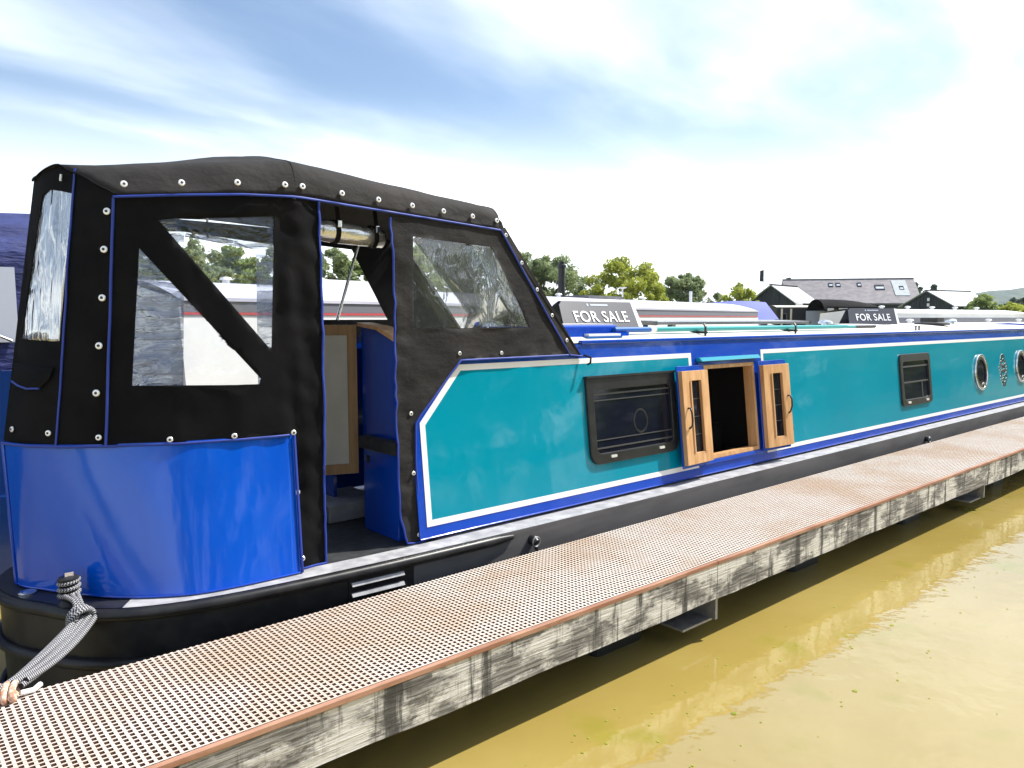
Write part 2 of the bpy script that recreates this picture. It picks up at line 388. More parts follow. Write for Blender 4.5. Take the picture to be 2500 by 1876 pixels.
        return s.add(front + back, fs)
    def mesh(s, name, m, smooth=None):
        me = bpy.data.meshes.new(name); me.from_pydata([tuple(p) for p in s.v], [], s.f)
        if m is not None: me.materials.append(MATS[m] if isinstance(m, str) else m)
        if s.uv is not None and len(s.uv) == len(s.f):
            l = me.uv_layers.new(name='UVMap'); k = 0
            for fu in s.uv:
                for q in fu: l.data[k].uv = q; k += 1
        me.validate()
        if smooth is not None:
            me.polygons.foreach_set('use_smooth', [True] * len(me.polygons)); me.set_sharp_from_angle(angle=R(smooth))
        me.update(); return me
    def build(s, name, m, parent=None, smooth=None, bevel=0, seg=2, world=True):
        o = bpy.data.objects.new(name, s.mesh(name, m, smooth)); col.objects.link(o); attach(o, parent, world)
        if bevel:
            b = o.modifiers.new('bevel', 'BEVEL'); b.width = bevel; b.segments = seg; b.limit_method = 'ANGLE'; b.angle_limit = R(40)
        return o
def abs_loc(o):
    v = Vector(o.location)
    while o.parent: o = o.parent; v = v + Vector(o.location) if not o.matrix_basis.is_identity else v
    return v
def attach(o, parent, world=True):
    if parent is None: return
    o.parent = parent
    if world:
        r = parent
        while r.parent: r = r.parent
        if parent.parent is None:
            o.matrix_parent_inverse = Matrix.Translation(-Vector(r.location))
def place(me, name, parent, loc, rot=None):
    o = bpy.data.objects.new(name, me); col.objects.link(o); attach(o, parent)
    o.location = loc
    if rot is not None: o.rotation_euler = rot
    return o
def thing(name, label, cat, loc=(0, 0, 0), rz=0, group=None):
    o = bpy.data.objects.new(name, None); col.objects.link(o); o.location = loc; o.rotation_euler = (0, 0, rz)
    o.empty_display_size = .2
    return tag(o, label, cat, group)
def tag(o, label, cat, group=None):
    o['label'] = label; o['category'] = cat
    if group: o['group'] = group
    return o
def structure(o, label=None):
    o['kind'] = 'structure'
    if label: o['label'] = label
    return o
def dup(root, loc, rz=None, label=None):
    r = root.copy(); col.objects.link(r); r.location = loc
    if rz is not None: r.rotation_euler = (0, 0, rz)
    if label: r['label'] = label
    for ch in list(root.children):
        c = ch.copy(); col.objects.link(c); c.parent = r
        for g in list(ch.children):
            d = g.copy(); col.objects.link(d); d.parent = c
    return r
FW, RT = Vector((.660, .751, 0)), Vector((.7516, -.6596, 0))
def spot(px, d, z=0):
    """a ground position d metres ahead of the viewpoint, at bearing px (bearing in units of the 2500-wide frame)"""
    p = FW * d + RT * ((px - 1250) / 1850 * d); return (p.x, p.y, z)
def lerp(a, b, t): return a + (b - a) * t
def interp(x, xs, ys): return float(np.interp(x, xs, ys))

# ------------------------------------------------------------------ the setting: ground with the marina basin, water, hill
HEAD = R(-41.27)                                  # local +Y looks along the view, +X to its right
def ground():
    xs = [-1800, -400, -120, -64, -62, 0, 70, 72, 140, 400, 1800]
    ys = [-1800, -400, -90, -31, -29, 0, 20, 36, 38, 70, 160, 500, 2500]
    def h(x, y):
        inside = -62 <= x <= 70 and -29 <= y <= 36
        return -1.6 if inside else .85
    b = MB()
    b.add([(x, y, h(x, y)) for y in ys for x in xs], [(j * len(xs) + i, j * len(xs) + i + 1, (j + 1) * len(xs) + i + 1, (j + 1) * len(xs) + i) for j in range(len(ys) - 1) for i in range(len(xs) - 1)])
    o = b.build('ground', 'grass'); o.rotation_euler = (0, 0, HEAD); structure(o)
    w = MB(); w.add([(-63.5, -30.5, 0), (71.5, -30.5, 0), (71.5, 37.5, 0), (-63.5, 37.5, 0)], [(0, 1, 2, 3)])
    o = w.build('water', 'water'); o.rotation_euler = (0, 0, HEAD); structure(o)
    # distant wooded hill
    def hf(u, v):
        x = lerp(-230, 420, u); y = lerp(-160, 260, v)
        prof = interp(x, [-230, -110, -70, -25, 10, 45, 110, 260, 420], [0, 2, 9, 24, 27, 23, 21, 8, 0])
        e = math.exp(-(y / 120) ** 2)
        return (x, y, prof * e + 2.2 * noise.noise(Vector((x * .06, y * .06, 3))) * min(1, prof / 6) - .5)
    o = MB().grid(hf, 90, 40).build('hill', 'hill_wood', smooth=60)
    p = spot(2475, 620); o.location = (p[0], p[1], .3); o.rotation_euler = (0, 0, HEAD - R(33)); structure(o, 'low wooded hill far beyond the sheds')
ground()

# ------------------------------------------------------------------ finger pontoon
PX0, PX1, PYN, PYF, PZ = -3.6, 25.4, 2.78, 3.735, 0.54
def pontoon():
    t = thing('finger_pontoon', 'narrow mooring pontoon with sandy mesh grating and whitewashed timber side beams', 'pontoon', ((PX0 + PX1) / 2, (PYN + PYF) / 2, 0))
    b = MB(); p = .030
    n = int((PYF - PYN - .04) / p); y0 = PYN + .035
    for i in range(n + 1):
        y = y0 + i * p; b.box(PX0, PX1, y - .0042, y + .0042, PZ - .052, PZ)
    for i in range(int((PX1 - PX0) / p)):
        x = PX0 + .01 + i * p; b.box(x - .0062, x + .0062, PYN + .03, PYF - .005, PZ - .051, PZ - .0012)
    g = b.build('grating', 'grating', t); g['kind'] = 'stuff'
    cuts = [PX0, -0.98, 4.25, 9.48, 14.7, 19.9, PX1]
    for a, c in zip(cuts, cuts[1:]):
        for y, s in ((PYN, 1), (PYF, -1)):
            dz = random.uniform(-.006, .004)
            bm = MB(); k = 26; ya, yb = (y, y + .07) if s > 0 else (y - .07, y)
            def edge(x, q): return .010 * noise.noise(Vector((x * 1.7, q, a))) + .005 * noise.noise(Vector((x * 7, q, 2)))
            vs = []
            for i in range(k + 1):
                x = lerp(a + .004, c - .004, i / k)
                vs += [(x, ya, .285 + dz + edge(x, 0)), (x, yb, .285 + dz + edge(x, 1)), (x, yb, PZ - .054), (x, ya + (.006 * noise.noise(Vector((x * 3, 5, 1)))), PZ - (.024 if s > 0 else .054))]
            fs = [(i * 4 + j, i * 4 + (j + 1) % 4, i * 4 + 4 + (j + 1) % 4, i * 4 + 4 + j) for i in range(k) for j in range(4)]
            fs += [(3, 2, 1, 0), (k * 4, k * 4 + 1, k * 4 + 2, k * 4 + 3)]
            bm.add(vs, fs).build('timber_beam', 'old_timber', t)
            # rusty edging strip over the beam
            e = MB()
            if s > 0: e.box(a + .002, c - .002, PYN - .005, PYN + .022, PZ - .023, PZ + .003).build('edge_trim', 'rust', t, bevel=.003)
    for x in cuts[1:-1]:
        m = MB()       # galvanised angle bracket: bearer under the beams with upstand
        m.box(x - .30, x + .03, PYN + .05, PYF - .05, .12, .135)
        m.box(x + .005, x + .03, PYN + .012, PYF - .012, .136, .284)
        m.build('steel_bracket', 'metal_grey', t)
    for x in (-2.3, 1.2, 3.75, 6.2, 8.45, 11.2, 13.6, 16.2, 18.6, 21.2, 24):
        MB().box(x - .30, x + .16, PYN + .34, PYF - .16, -.28, .30).build('float', 'float_black', t, bevel=.04)
    for x in np.arange(PX0 + .4, PX1, 1.3):
        MB().box(x - .03, x + .03, PYN + .071, PYF - .071, .36, PZ - .0545).build('joist', 'float_black', t)
    return t
pontoon()

# ------------------------------------------------------------------ our narrowboat
CY = 4.90
HULL = [(.548, 4.90), (.56, 4.80), (.60, 4.66), (.685, 4.50), (.80, 4.30), (.98, 4.135), (1.20, 4.035), (1.47, 3.975), (1.78, 3.94), (2.2, 3.91), (2.6, 3.89), (3.4, 3.868), (4.2, 3.862), (6, 3.86), (9, 3.86), (12, 3.86), (14.8, 3.86), (16.2, 3.90), (17.4, 4.08), (18.4, 4.36), (19.2, 4.68), (19.55, 4.90)]
PANEL_BASE = [(.638, 4.90), (.66, 4.80), (.735, 4.68), (.86, 4.47), (1.04, 4.255), (1.30, 4.085), (1.56, 4.035), (1.90, 4.025)]
def smooth_curve(P, n=6):
    P = [Vector((*p, 0)) if len(p) == 2 else Vector(p) for p in P]; out = []
    for i in range(len(P) - 1):
        a = P[max(i - 1, 0)]; b = P[i]; c = P[i + 1]; d = P[min(i + 2, len(P) - 1)]
        for k in range(n):
            t = k / n; out.append(.5 * ((2 * b) + (c - a) * t + (2 * a - 5 * b + 4 * c - d) * t * t + (3 * b - a - 3 * c + d) * t ** 3))
    return out + [P[-1]]
SIDE = lambda z: 4.05 + .112 * (z - .69)
def side(x, z, off=0.):
    """a point of the near cabin side (it leans inboard), off metres proud of the steel"""
    return (x, SIDE(z) - off * .994, z + off * .111)
def fside(x, z, off=0.):
    p = side(x, z, off); return (p[0], 2 * CY - p[1], p[2])
GZ = .665
boat = thing('narrowboat', 'teal and blue narrowboat with black canvas stern canopy moored along the pontoon', 'boat', (10, CY, 0))
def hull():
    near = smooth_curve(HULL, 5); far = [Vector((p.x, 2 * CY - p.y, 0)) for p in reversed(near[1:-1])]
    out = near + far; n = len(out)
    def ring(inset, z):
        r = []
        for i, p in enumerate(out):
            d = (out[(i + 1) % n] - out[i - 1]).normalized(); nn = Vector((-d.y, d.x, 0))
            r.append((p.x + nn.x * inset, p.y + nn.y * inset, z))
        return r
    b = MB(); rings = [ring(.006, GZ), ring(.004, GZ - .012), ring(.014, .30), ring(.03, -.02), ring(.05, -.45)]
    vs = [p for r in rings for p in r]
    fs = [(j * n + (i + 1) % n, j * n + i, (j + 1) * n + i, (j + 1) * n + (i + 1) % n) for j in range(len(rings) - 1) for i in range(n)]
    fs.append(tuple(range((len(rings) - 1) * n, len(rings) * n)))
    def part_of(F):
        u = sorted({i for f in F for i in f}); q = {a: k_ for k_, a in enumerate(u)}; return MB().add([vs[i] for i in u], [tuple(q[i] for i in f) for f in F])
    xc = lambda f: sum(vs[i][0] for i in f) / len(f)
    fs = [tuple(reversed(f)) for f in fs]
    part_of([f for f in fs if len(f) > 4 or xc(f) >= 2.55]).build('hull', 'hull_grey', boat, smooth=35)
    part_of([f for f in fs if len(f) == 4 and xc(f) < 2.55]).build('stern_counter', 'strake_black', boat, smooth=35)
    # gunwale deck ring and cockpit floor
    g = MB(); r0, r1 = ring(.006, GZ), ring(.30, GZ)
    g.add([(x, y, z + .002) for x, y, z in r0] + r1, [((i + 1) % n, i, n + i, n + (i + 1) % n)[::-1] for i in range(n)])
    gf = g.f; sternf = [f for f in gf if sum(g.v[i][0] for i in f) / 4 < 1.06]; g.f = [f for f in gf if f not in set(sternf)]
    g3 = MB(); g3.v = list(g.v); g3.f = list(g.f)
    u_ = sorted({i for f in g3.f for i in f}); q_ = {a: b_ for b_, a in enumerate(u_)}; g3.v = [g3.v[i] for i in u_]; g3.f = [tuple(q_[i] for i in f) for f in g3.f]; g3.build('gunwale', 'gunwale_grey', boat)
    def prune(m):
        u = sorted({i for f in m.f for i in f}); q = {a: b for b, a in enumerate(u)}; m.v = [m.v[i] for i in u]; m.f = [tuple(q[i] for i in f) for f in m.f]; return m
    g2 = MB(); g2.v = list(g.v); g2.f = sternf; prune(g2).build('stern_deck', 'strake_black', boat)  # black deck end, with the shade below the stern panel painted in
    f = MB(); fl = [p for p in ring(.165, GZ + .004) if p[0] < 2.95]
    k = [p for p in fl if p[1] <= CY]; q = sorted([p for p in fl if p[1] > CY], key=lambda p: -p[0]); 
    k = sorted(k, key=lambda p: p[0]); f.add(k + q, [tuple(range(len(k) + len(q)))])
    f.build('cockpit_floor', 'deck_black', boat)
    # half-round rubbing strakes
    def strake(z, x1, r, name='rubbing_strake'):
        P = [Vector((p.x, p.y, z)) for p in near if p.x < x1]; P = [Vector((p.x, 2 * CY - p.y, z)) for p in reversed(P[1:])] + P
        P.append(Vector((x1, interp(x1, [q.x for q in near], [q.y for q in near]), z)))
        rs = [r] * len(P); rs[-1] = r * .55
        m = MB().tube(P, rs, 10); m.build(name, 'strake_black', boat, smooth=50)
    strake(GZ - .034, 3.40, .034); strake(.37, 3.6, .030)
    strake(.10, 19.3, .018)
    # engine air louvres: recessed black tray with two bright slats
    y = lambda x: interp(x, [p.x for p in near], [p.y for p in near])
    v = MB(); x0, x1 = 2.15, 2.545
    v.hexa([(x, y(x) - o, z) for z in (.465, .592) for o in (.004, -.02) for x in (x0, x1)]).build('vent_tray', 'strake_black', boat)
    for z in (.575, .512):
        v = MB().hexa([(x, y(x) - o - (.012 if zz < z else 0), zz) for zz in (z - .014, z + .006) for o in (.014, .002) for x in (x0 + .012, x1 - .03)])
        v.build('vent_slat', 'metal_grey', boat)
    # skin fittings
    for x, z in ((3.58, .575), (10.7, .55)):
        m = MB().tube([(x, y(x) + .01, z), (x, y(x) - .03, z), (x, y(x) - .045, z - .012)], [.036, .036, .030], 14)
        f = m.build('skin_fitting', 'strake_black', boat, smooth=40)
        MB().tube([(x + .034 * math.cos(a), y(x) - .046 + 0 * a, z - .006 + .034 * math.sin(a)) for a in np.linspace(0, 6.2, 14)], .006, 6, closed=True).build('fitting_rim', 'metal_grey', f, smooth=60)
        MB().tube([(x, y(x) - .03, z - .03), (x + .01, y(x) - .05, z - .075), (x + .02, y(x) - .03, z - .11)], .014, 7).build('fitting_hose', 'strake_black', f, smooth=60)
hull()

def stern_panel():
    """curved blue steel plate round the stern, open at the tiller slot"""
    lo = smooth_curve(PANEL_BASE, 5)
    up = smooth_curve([(.612, 4.90), (.64, 4.79), (.70, 4.68), (.85, 4.52), (1.0, 4.415), (1.31, 4.255), (1.63, 4.17), (1.925, 4.14)], 5)
    for sgn, nm in ((1, 'stern_panel'), (-1, 'stern_panel')):
        b = MB(); n = len(lo)
        P = []
        for off in (0, .006):
            for j in range(9):
                t = j / 8; z = lerp(GZ + .004, 1.475, t)
                for i in range(n):
                    q = lo[i].lerp(up[i], t); y = q.y + off
                    if i < 3: q = q + Vector((0, 0, 0)); y = q.y - .012 + off
                    P.append((q.x + off, y if sgn > 0 else 2 * CY - y, z))
        m = n * 9; fs = []
        for j in range(8):
            for i in range(n - 1):
                a = j * n + i; f = (a, a + 1, a + n + 1, a + n); fs.append(f[::-1]); fs.append(tuple(m + q for q in f))
        for i in range(n - 1):
            fs.append((i, i + 1, m + i + 1, m + i)); a = 8 * n + i; fs.append((a, m + a, m + a + 1, a + 1))
        for j in range(8):
            for e in (0, n - 1):
                a = j * n + e; fs.append((a, a + n, m + a + n, m + a))
        if sgn < 0: fs = [f[::-1] for f in fs]
        o = b.add(P, fs).build(nm, 'stern_blue', boat, smooth=50)
        # bright rolled rim along the foot and the slot
        y = (lambda q, d=0: q.y - d if sgn > 0 else 2 * CY - q.y + d)
        MB().tube([(q.x, y(q, .004), GZ + .012) for q in lo], .006, 6).build('foot_bead', 'blue_paint', o, smooth=60)
        MB().tube([(lerp(lo[0].x, up[0].x, t) - .004, y(lo[0].lerp(up[0], t), .012), lerp(GZ + .01, 1.47, t)) for t in np.linspace(0, 1, 8)], .008, 6).build('slot_rim', 'blue_paint', o, smooth=60)
stern_panel()

WIN1 = (4.41, 5.56, .965, 1.66)
WIN2 = (10.42, 11.43, .975, 1.665)
HATCH = (6.00, 6.90, .82, 1.70)
PORTS = [(13.5, 1.29), (15.55, 1.30)]
def cabin():
    ZT = 1.935
    outer = [(2.755, .69), (18.0, .69), (18.0, ZT), (2.98, ZT), (2.98, 1.84), (3.14, 1.84), (2.755, 1.455)]
    # the upper strip behind the canopy starts at the bulkhead
    outer = [(2.755, .69), (17.6, .69), (17.6, ZT), (3.16, ZT), (2.755, 1.465)]
    holes = [rrect(WIN1[0] + .03, WIN1[1] - .03, WIN1[2] + .03, WIN1[3] - .03, .06), rrect(WIN2[0] + .03, WIN2[1] - .03, WIN2[2] + .03, WIN2[3] - .03, .06),
             [(HATCH[0], HATCH[2]), (HATCH[1], HATCH[2]), (HATCH[1], HATCH[3]), (HATCH[0], HATCH[3])]] + [circle(x, z, .235) for x, z in PORTS]
    sd_ = MB().sheet(outer, holes, side, .006).build('cabin_side', 'blue_paint', boat)
    MB().sheet([(x, z) for x, z in outer], [], lambda u, v, w: fside(u, v, w), .006).build('cabin_side', 'blue_paint', boat)
    # foot of the cabin side: welded upstand line
    MB().tube([side(2.755, .692, .004), side(17.6, .692, .004)], .006, 6).build('foot_bead', 'blue_paint', sd_)
    # teal panels with white coach lines
    def poly_off(P, d):
        n = len(P); out = []
        for i in range(n):
            a, b, c = (Vector(P[i - 1]), Vector(P[i]), Vector(P[(i + 1) % n]))
            d1 = (b - a).normalized(); d2 = (c - b).normalized(); n1 = Vector((-d1.y, d1.x)); n2 = Vector((-d2.y, d2.x))
            k = (n1 + n2) / (1 + n1.dot(n2)); out.append(tuple(b + k * d))
        return out
    P1 = [(2.815, .765), (5.86, .765), (5.86, 1.822), (3.165, 1.822), (2.815, 1.45)]
    P2 = [(7.06, .765), (17.1, .765), (17.1, 1.822), (7.06, 1.822)]
    for P, hs in ((P1, [holes[0]]), (P2, [holes[1]] + holes[3:])):
        I = poly_off(P, .042)
        MB().sheet(P, [I], lambda u, v, w: side(u, v, .004 + w), .0035).build('coach_line', 'stripe_white', sd_)
        MB().sheet(I, hs, lambda u, v, w: side(u, v, .003 + w), .0025).build('teal_panel', 'teal_paint', sd_)
    # roof: cambered sheet with a rounded edge, blue handrail along it
    half = [(0, 4.176), (.012, 4.19), (.022, 4.22)]
    def rf(u, v):
        x = lerp(3.0, 17.6, u); s = abs(2 * v - 1); y = 4.205 + (CY - 4.205) * (1 - s)
        z = 1.945 + .10 * (1 - s ** 2.2) - .012 * max(0, x - 15)
        return (x, y if v < .5 else 2 * CY - y, z)
    m = MB().grid(rf, 40, 20); m.build('roof', 'roof_cream', boat, smooth=40)
    for s in (1, -1):
        Y = (lambda y: y if s > 0 else 2 * CY - y)
        b = MB().hexa([(x, Y(y), z) for z in (1.934, 1.966) for y in (4.172, 4.215) for x in (4.40, 17.62)])
        b.build('handrail', 'blue_paint', boat, bevel=.008, seg=3)
    MB().sheet([(4.06, .69), (5.74, .69), (5.62, 1.95), (5.3, 2.03), (CY, 2.05), (4.5, 2.03), (4.18, 1.95)], [], lambda u, v, w: (17.6 + w, u, v), .01).build('front_bulkhead', 'blue_paint', boat)
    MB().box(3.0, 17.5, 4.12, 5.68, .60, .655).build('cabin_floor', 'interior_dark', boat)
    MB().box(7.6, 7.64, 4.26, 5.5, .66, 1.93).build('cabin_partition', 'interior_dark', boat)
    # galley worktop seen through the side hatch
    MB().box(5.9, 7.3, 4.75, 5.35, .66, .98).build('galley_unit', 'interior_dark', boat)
cabin()

def windows():
    def frame_window(W, hopper):
        x0, x1, z0, z1 = W
        out = rrect(x0, x1, z0, z1, .10, 7, (1, 1, 0, 0)) if hopper else rrect(x0, x1, z0, z1, .07, 6)
        inn = rrect(x0 + .075, x1 - .075, z0 + .085, z1 - .10, .05, 5)
        f = MB().sheet(out, [inn], lambda u, v, w: side(u, v, .030 + w), .034).build('window', 'black_frame', boat, bevel=.006)
        MB().sheet(rrect(x0 + .06, x1 - .06, z0 + .07, z1 - .08, .05), [], lambda u, v, w: side(u, v, .006 + w), .006).build('pane', 'window_dark', f)
        return f
    f = frame_window(WIN1, True); x0, x1, z0, z1 = WIN1
    MB().sheet([(x0 - .008, z1 - .003), (x1 + .008, z1 - .003), (x1 + .008, z1 + .016), (x0 - .008, z1 + .016)], [], lambda u, v, w: side(u, v, .045 + w), .044).build('drip_rail', 'black_frame', f)
    for z, th in ((z1 - .135, .007), (z1 - .185, .004), (z0 + .19, .004), (z0 + .125, .006)):
        MB().sheet([(x0 + .075, z - th), (x1 - .075, z - th), (x1 - .075, z + th), (x0 + .075, z + th)], [], lambda u, v, w: side(u, v, .012 + w), .006).build('glazing_bar', 'alloy_frame', f)
    for x in (x0 + .26, x1 - .26):
        MB().sheet(rrect(x - .035, x + .035, z0 + .04, z0 + .062, .009, 3), [], lambda u, v, w: side(u, v, .038 + w), .010).build('catch', 'stud_metal', f)
    # porthole of the far side seen through the glass: thin dark ring
    c = MB().sheet([(a * .9, b) for a, b in circle(0, 0, .105, 24)], [[(a * .9, b) for a, b in circle(0, 0, .088, 24)]], lambda u, v, w: side(u + 5.07, v + 1.27, .0085 + w), .002)
    c.build('far_porthole', 'black_frame', f)
    f = frame_window(WIN2, False); x0, x1, z0, z1 = WIN2
    for z in (z1 - .17, z0 + .31):
        MB().sheet([(x0 + .075, z - .010), (x1 - .075, z - .010), (x1 - .075, z + .010), (x0 + .075, z + .010)], [], lambda u, v, w: side(u, v, .014 + w), .008).build('glazing_bar', 'alloy_frame', f)
    for x in (x1 - .30,):
        MB().sheet([(x - .012, z0 + .085), (x + .012, z0 + .085), (x + .012, z0 + .30), (x - .012, z0 + .30)], [], lambda u, v, w: side(u, v, .014 + w), .008).build('glazing_bar', 'alloy_frame', f)
    for x in (x0 + .2, x1 - .2):
        MB().sheet(rrect(x - .04, x + .04, z0 + .03, z0 + .06, .01, 3), [], lambda u, v, w: side(u, v, .040 + w), .012).build('catch', 'stud_metal', f)
    for x, z in PORTS:
        f = MB().sheet(circle(x, z, .285, 40), [circle(x, z, .245, 40)], lambda u, v, w: side(u, v, .034 + w), .034).build('porthole', 'chrome', boat, bevel=.010, seg=3)
        MB().sheet(circle(x, z, .25, 32), [], lambda u, v, w: side(u, v, .010 + w), .006).build('pane', 'window_dark', f)
        MB().sheet(circle(x, z, .244, 32), [circle(x, z, .200, 32)], lambda u, v, w: side(u, v, .024 + w), .012).build('seal', 'black_frame', f)
        MB().sheet(rrect(x + .02, x + .08, z - .225, z - .185, .01, 3), [], lambda u, v, w: side(u, v, .05 + w), .02).build('catch', 'chrome', f)
    # dotted oval ornament painted between the portholes: rings of small lozenges
    lo = []
    for ring_, (cz, rx, rz, n) in enumerate(((1.42, .085, .10, 12), (1.30, .15, .13, 16), (1.17, .12, .11, 14), (1.48, .05, .05, 8), (1.08, .06, .06, 8), (1.30, .07, .06, 9))):
        for k in range(n):
            a = 2 * math.pi * (k + .5 * (ring_ % 2)) / n; lo.append((14.62 + 1.25 * rx * math.cos(a), cz + rz * math.sin(a)))
    b = MB()
    for (x, z) in lo: b.sheet([(x - .044, z), (x, z - .021), (x + .044, z), (x, z + .021)], [], lambda u, v, w: side(u, v, .0055 + w), .002)
    b.build('dotted_ornament', 'black_frame', boat)
windows()

def side_hatch():
    x0, x1, z0, z1 = HATCH
    # timber lining of the opening
    for nm, P in (('lining', [(x0, z0), (x1, z0), (x1, z0 + .035), (x0, z0 + .035)]), ('lining', [(x0, z1 - .035), (x1, z1 - .035), (x1, z1), (x0, z1)]),
                  ('lining', [(x0, z0 + .036), (x0 + .04, z0 + .036), (x0 + .04, z1 - .036), (x0, z1 - .036)]), ('lining', [(x1 - .04, z0 + .036), (x1, z0 + .036), (x1, z1 - .036), (x1 - .04, z1 - .036)])):
        MB().sheet([(lerp(a, (x0 + x1) / 2, .002), lerp(b, (z0 + z1) / 2, .002)) for a, b in P], [], lambda u, v, w: side(u, v, .012 + w), .10).build(nm, 'oak', boat)
    # blue surround bars
    for P in ([(x0 - .05, z0 - .04), (x1 + .05, z0 - .04), (x1 + .05, z0 - .004), (x0 - .05, z0 - .004)], [(x0 - .05, z1 + .004), (x1 + .05, z1 + .004), (x1 + .05, z1 + .03), (x0 - .05, z1 + .03)]):
        MB().sheet(P, [], lambda u, v, w: side(u, v, .02 + w), .018).build('surround', 'blue_paint', boat, bevel=.003)
    # shallow teal rain hood above the opening
    h = MB(); q = [side(x, z, o) for z, oo in ((1.735, (.006, .075)), (1.775, (.006, .045))) for o in oo for x in (5.93, 6.95)]
    h.hexa(q).build('rain_hood', 'teal_paint', boat, bevel=.006)
    # two leaves folded back against the side, timber-lined with slim leaded panes
    for hx, s, ang in ((5.985, -1, R(4)), (6.925, 1, R(5))):
        w = .46
        def lf(u, v, o):           # u from the hinge outward, v height, o proud of the side
            return side(hx + s * u * math.cos(ang), v, .035 + u * math.sin(ang) + o)
        def put(name, P, o, t, m, par, bev=.003):
            return MB().sheet([(a, b) for a, b in (P if s > 0 else P[::-1])], [], lambda u, v, ww: lf(u, v, o + ww), t).build(name, m, par, bevel=bev)
        z0l, z1l = .795, 1.705
        d = put('hatch_door', [(0, z0l), (w, z0l), (w, z1l), (0, z1l)], .012, .014, 'blue_paint', boat)
        st = .115
        zt, zb = z1l - .045, z0l + .03
        rails = [[(.012, zb), (.012 + st, zb), (.012 + st, zt), (.012, zt)], [(w - .012 - st, zb), (w - .012, zb), (w - .012, zt), (w - .012 - st, zt)],
                 [(.013 + st, zb), (w - .013 - st, zb), (w - .013 - st, zb + .10), (.013 + st, zb + .10)], [(.013 + st, zt - .09), (w - .013 - st, zt - .09), (w - .013 - st, zt), (.013 + st, zt)]]
        for P in rails: put('door_rail', P, .058, .044, 'oak', d)
        a, b2 = .013 + st, w - .013 - st
        for P in ([(a, zb + .101), (a + .022, zb + .101), (a + .022, zt - .091), (a, zt - .091)], [(b2 - .022, zb + .101), (b2, zb + .101), (b2, zt - .091), (b2 - .022, zt - .091)]):
            put('glazing_bead', P, .068, .03, 'oak', d)
        put('pane', [(a + .02, zb + .10), (b2 - .02, zb + .10), (b2 - .02, zt - .09), (a + .02, zt - .09)], .034, .008, 'window_dark', d, 0)
        for zc in (zb + .26, zb + .42, zb + .58):
            put('lead_bar', [(a + .022, zc - .003), (b2 - .022, zc - .003), (b2 - .022, zc + .003), (a + .022, zc + .003)], .038, .003, 'alloy_frame', d, 0)
        hu = w - .07
        P = [lf(hu, 1.33, .058), lf(hu, 1.33, .085), lf(hu + .004, 1.29, .10), lf(hu, 1.22, .10), lf(hu - .006, 1.17, .085), lf(hu, 1.15, .059)]
        MB().tube(P, .009, 7).build('handle', 'black_frame', d, smooth=60)
        if s > 0:
            P = [lf(w + .004, z, .03 + .018 * math.sin(z * 40)) for z in np.linspace(.84, 1.02, 9)]
            MB().tube(P, .007, 6).build('stay_hook', 'black_frame', d, smooth=60)
side_hatch()

def roof_fittings():
    RZ = lambda y: 1.945 + .10 * (1 - abs((y - CY) / .695) ** 2.2)
    # sliding hatch
    h = MB().hexa([(x, y, z) for z in (1.99, 2.085) for y in (4.42, 5.38) for x in (4.33, 5.12)]).build('sliding_hatch', 'blue_paint', boat, bevel=.02, seg=3)
    MB().box(4.36, 5.10, 4.46, 5.34, 2.086, 2.094).build('hatch_top', 'roof_cream', h)
    for y in (4.36, 5.40): MB().box(4.2, 5.2, y, y + .04, 1.985, 2.02).build('hatch_runner', 'blue_paint', boat)
    # pole rack brackets
    for x in (6.27, 8.0):
        b = MB(); b.tube([(x, 4.30, 1.965), (x, 4.30, 2.06), (x + .02, 4.33, 2.085)], .012, 7); b.tube([(x, 4.56, RZ(4.56)), (x, 4.56, 2.06)], .012, 7)
        b.tube([(x, 4.28, 2.005), (x, 4.58, 2.005)], .012, 7); b.build('pole_rack', 'vent_black', boat, smooth=50)
    # solar panel on low feet
    s = MB().hexa([(x, y, z + .035 * (y - 4.7)) for z in (2.075, 2.105) for y in (4.74, 5.22) for x in (6.05, 9.2)]).build('solar_panel', 'solar', boat, bevel=.004)
    for x in (6.06, 9.19):
        MB().hexa([(xx, y, z + .035 * (y - 4.7)) for z in (2.07, 2.111) for y in (4.73, 5.23) for xx in (x - .02, x + .02)]).build('panel_edge', 'alloy_frame', s)
    for x in (6.4, 8.8):
        for y in (4.8, 5.16): MB().box(x - .03, x + .03, y - .03, y + .03, RZ(y) - .005, 2.076).build('panel_foot', 'metal_grey', s)
    # square ventilator with wide flange
    v = MB(); v.lathe([(.26, 0), (.25, .03), (.19, .05)], 20, (13.1, 4.72, RZ(4.72) - .004)); v.box(12.97, 13.23, 4.59, 4.85, RZ(4.72) + .047, 2.15)
    v.build('roof_vent', 'vent_black', boat, smooth=30)
    for x in (10.0, 14.6):
        MB().lathe([(.05, 0), (.05, .03), (.095, .032), (.09, .055), (.05, .075), (.01, .08)], 16, (x, CY + .05, RZ(CY) - .004)).build('mushroom_vent', 'chrome', boat, smooth=35)
    for x in (11.35, 11.47): MB().lathe([(.015, 0), (.015, .05), (.02, .055), (.02, .07)], 8, (x, 4.3, RZ(4.3) - .004)).build('roof_stud', 'metal_grey', boat)
roof_fittings()

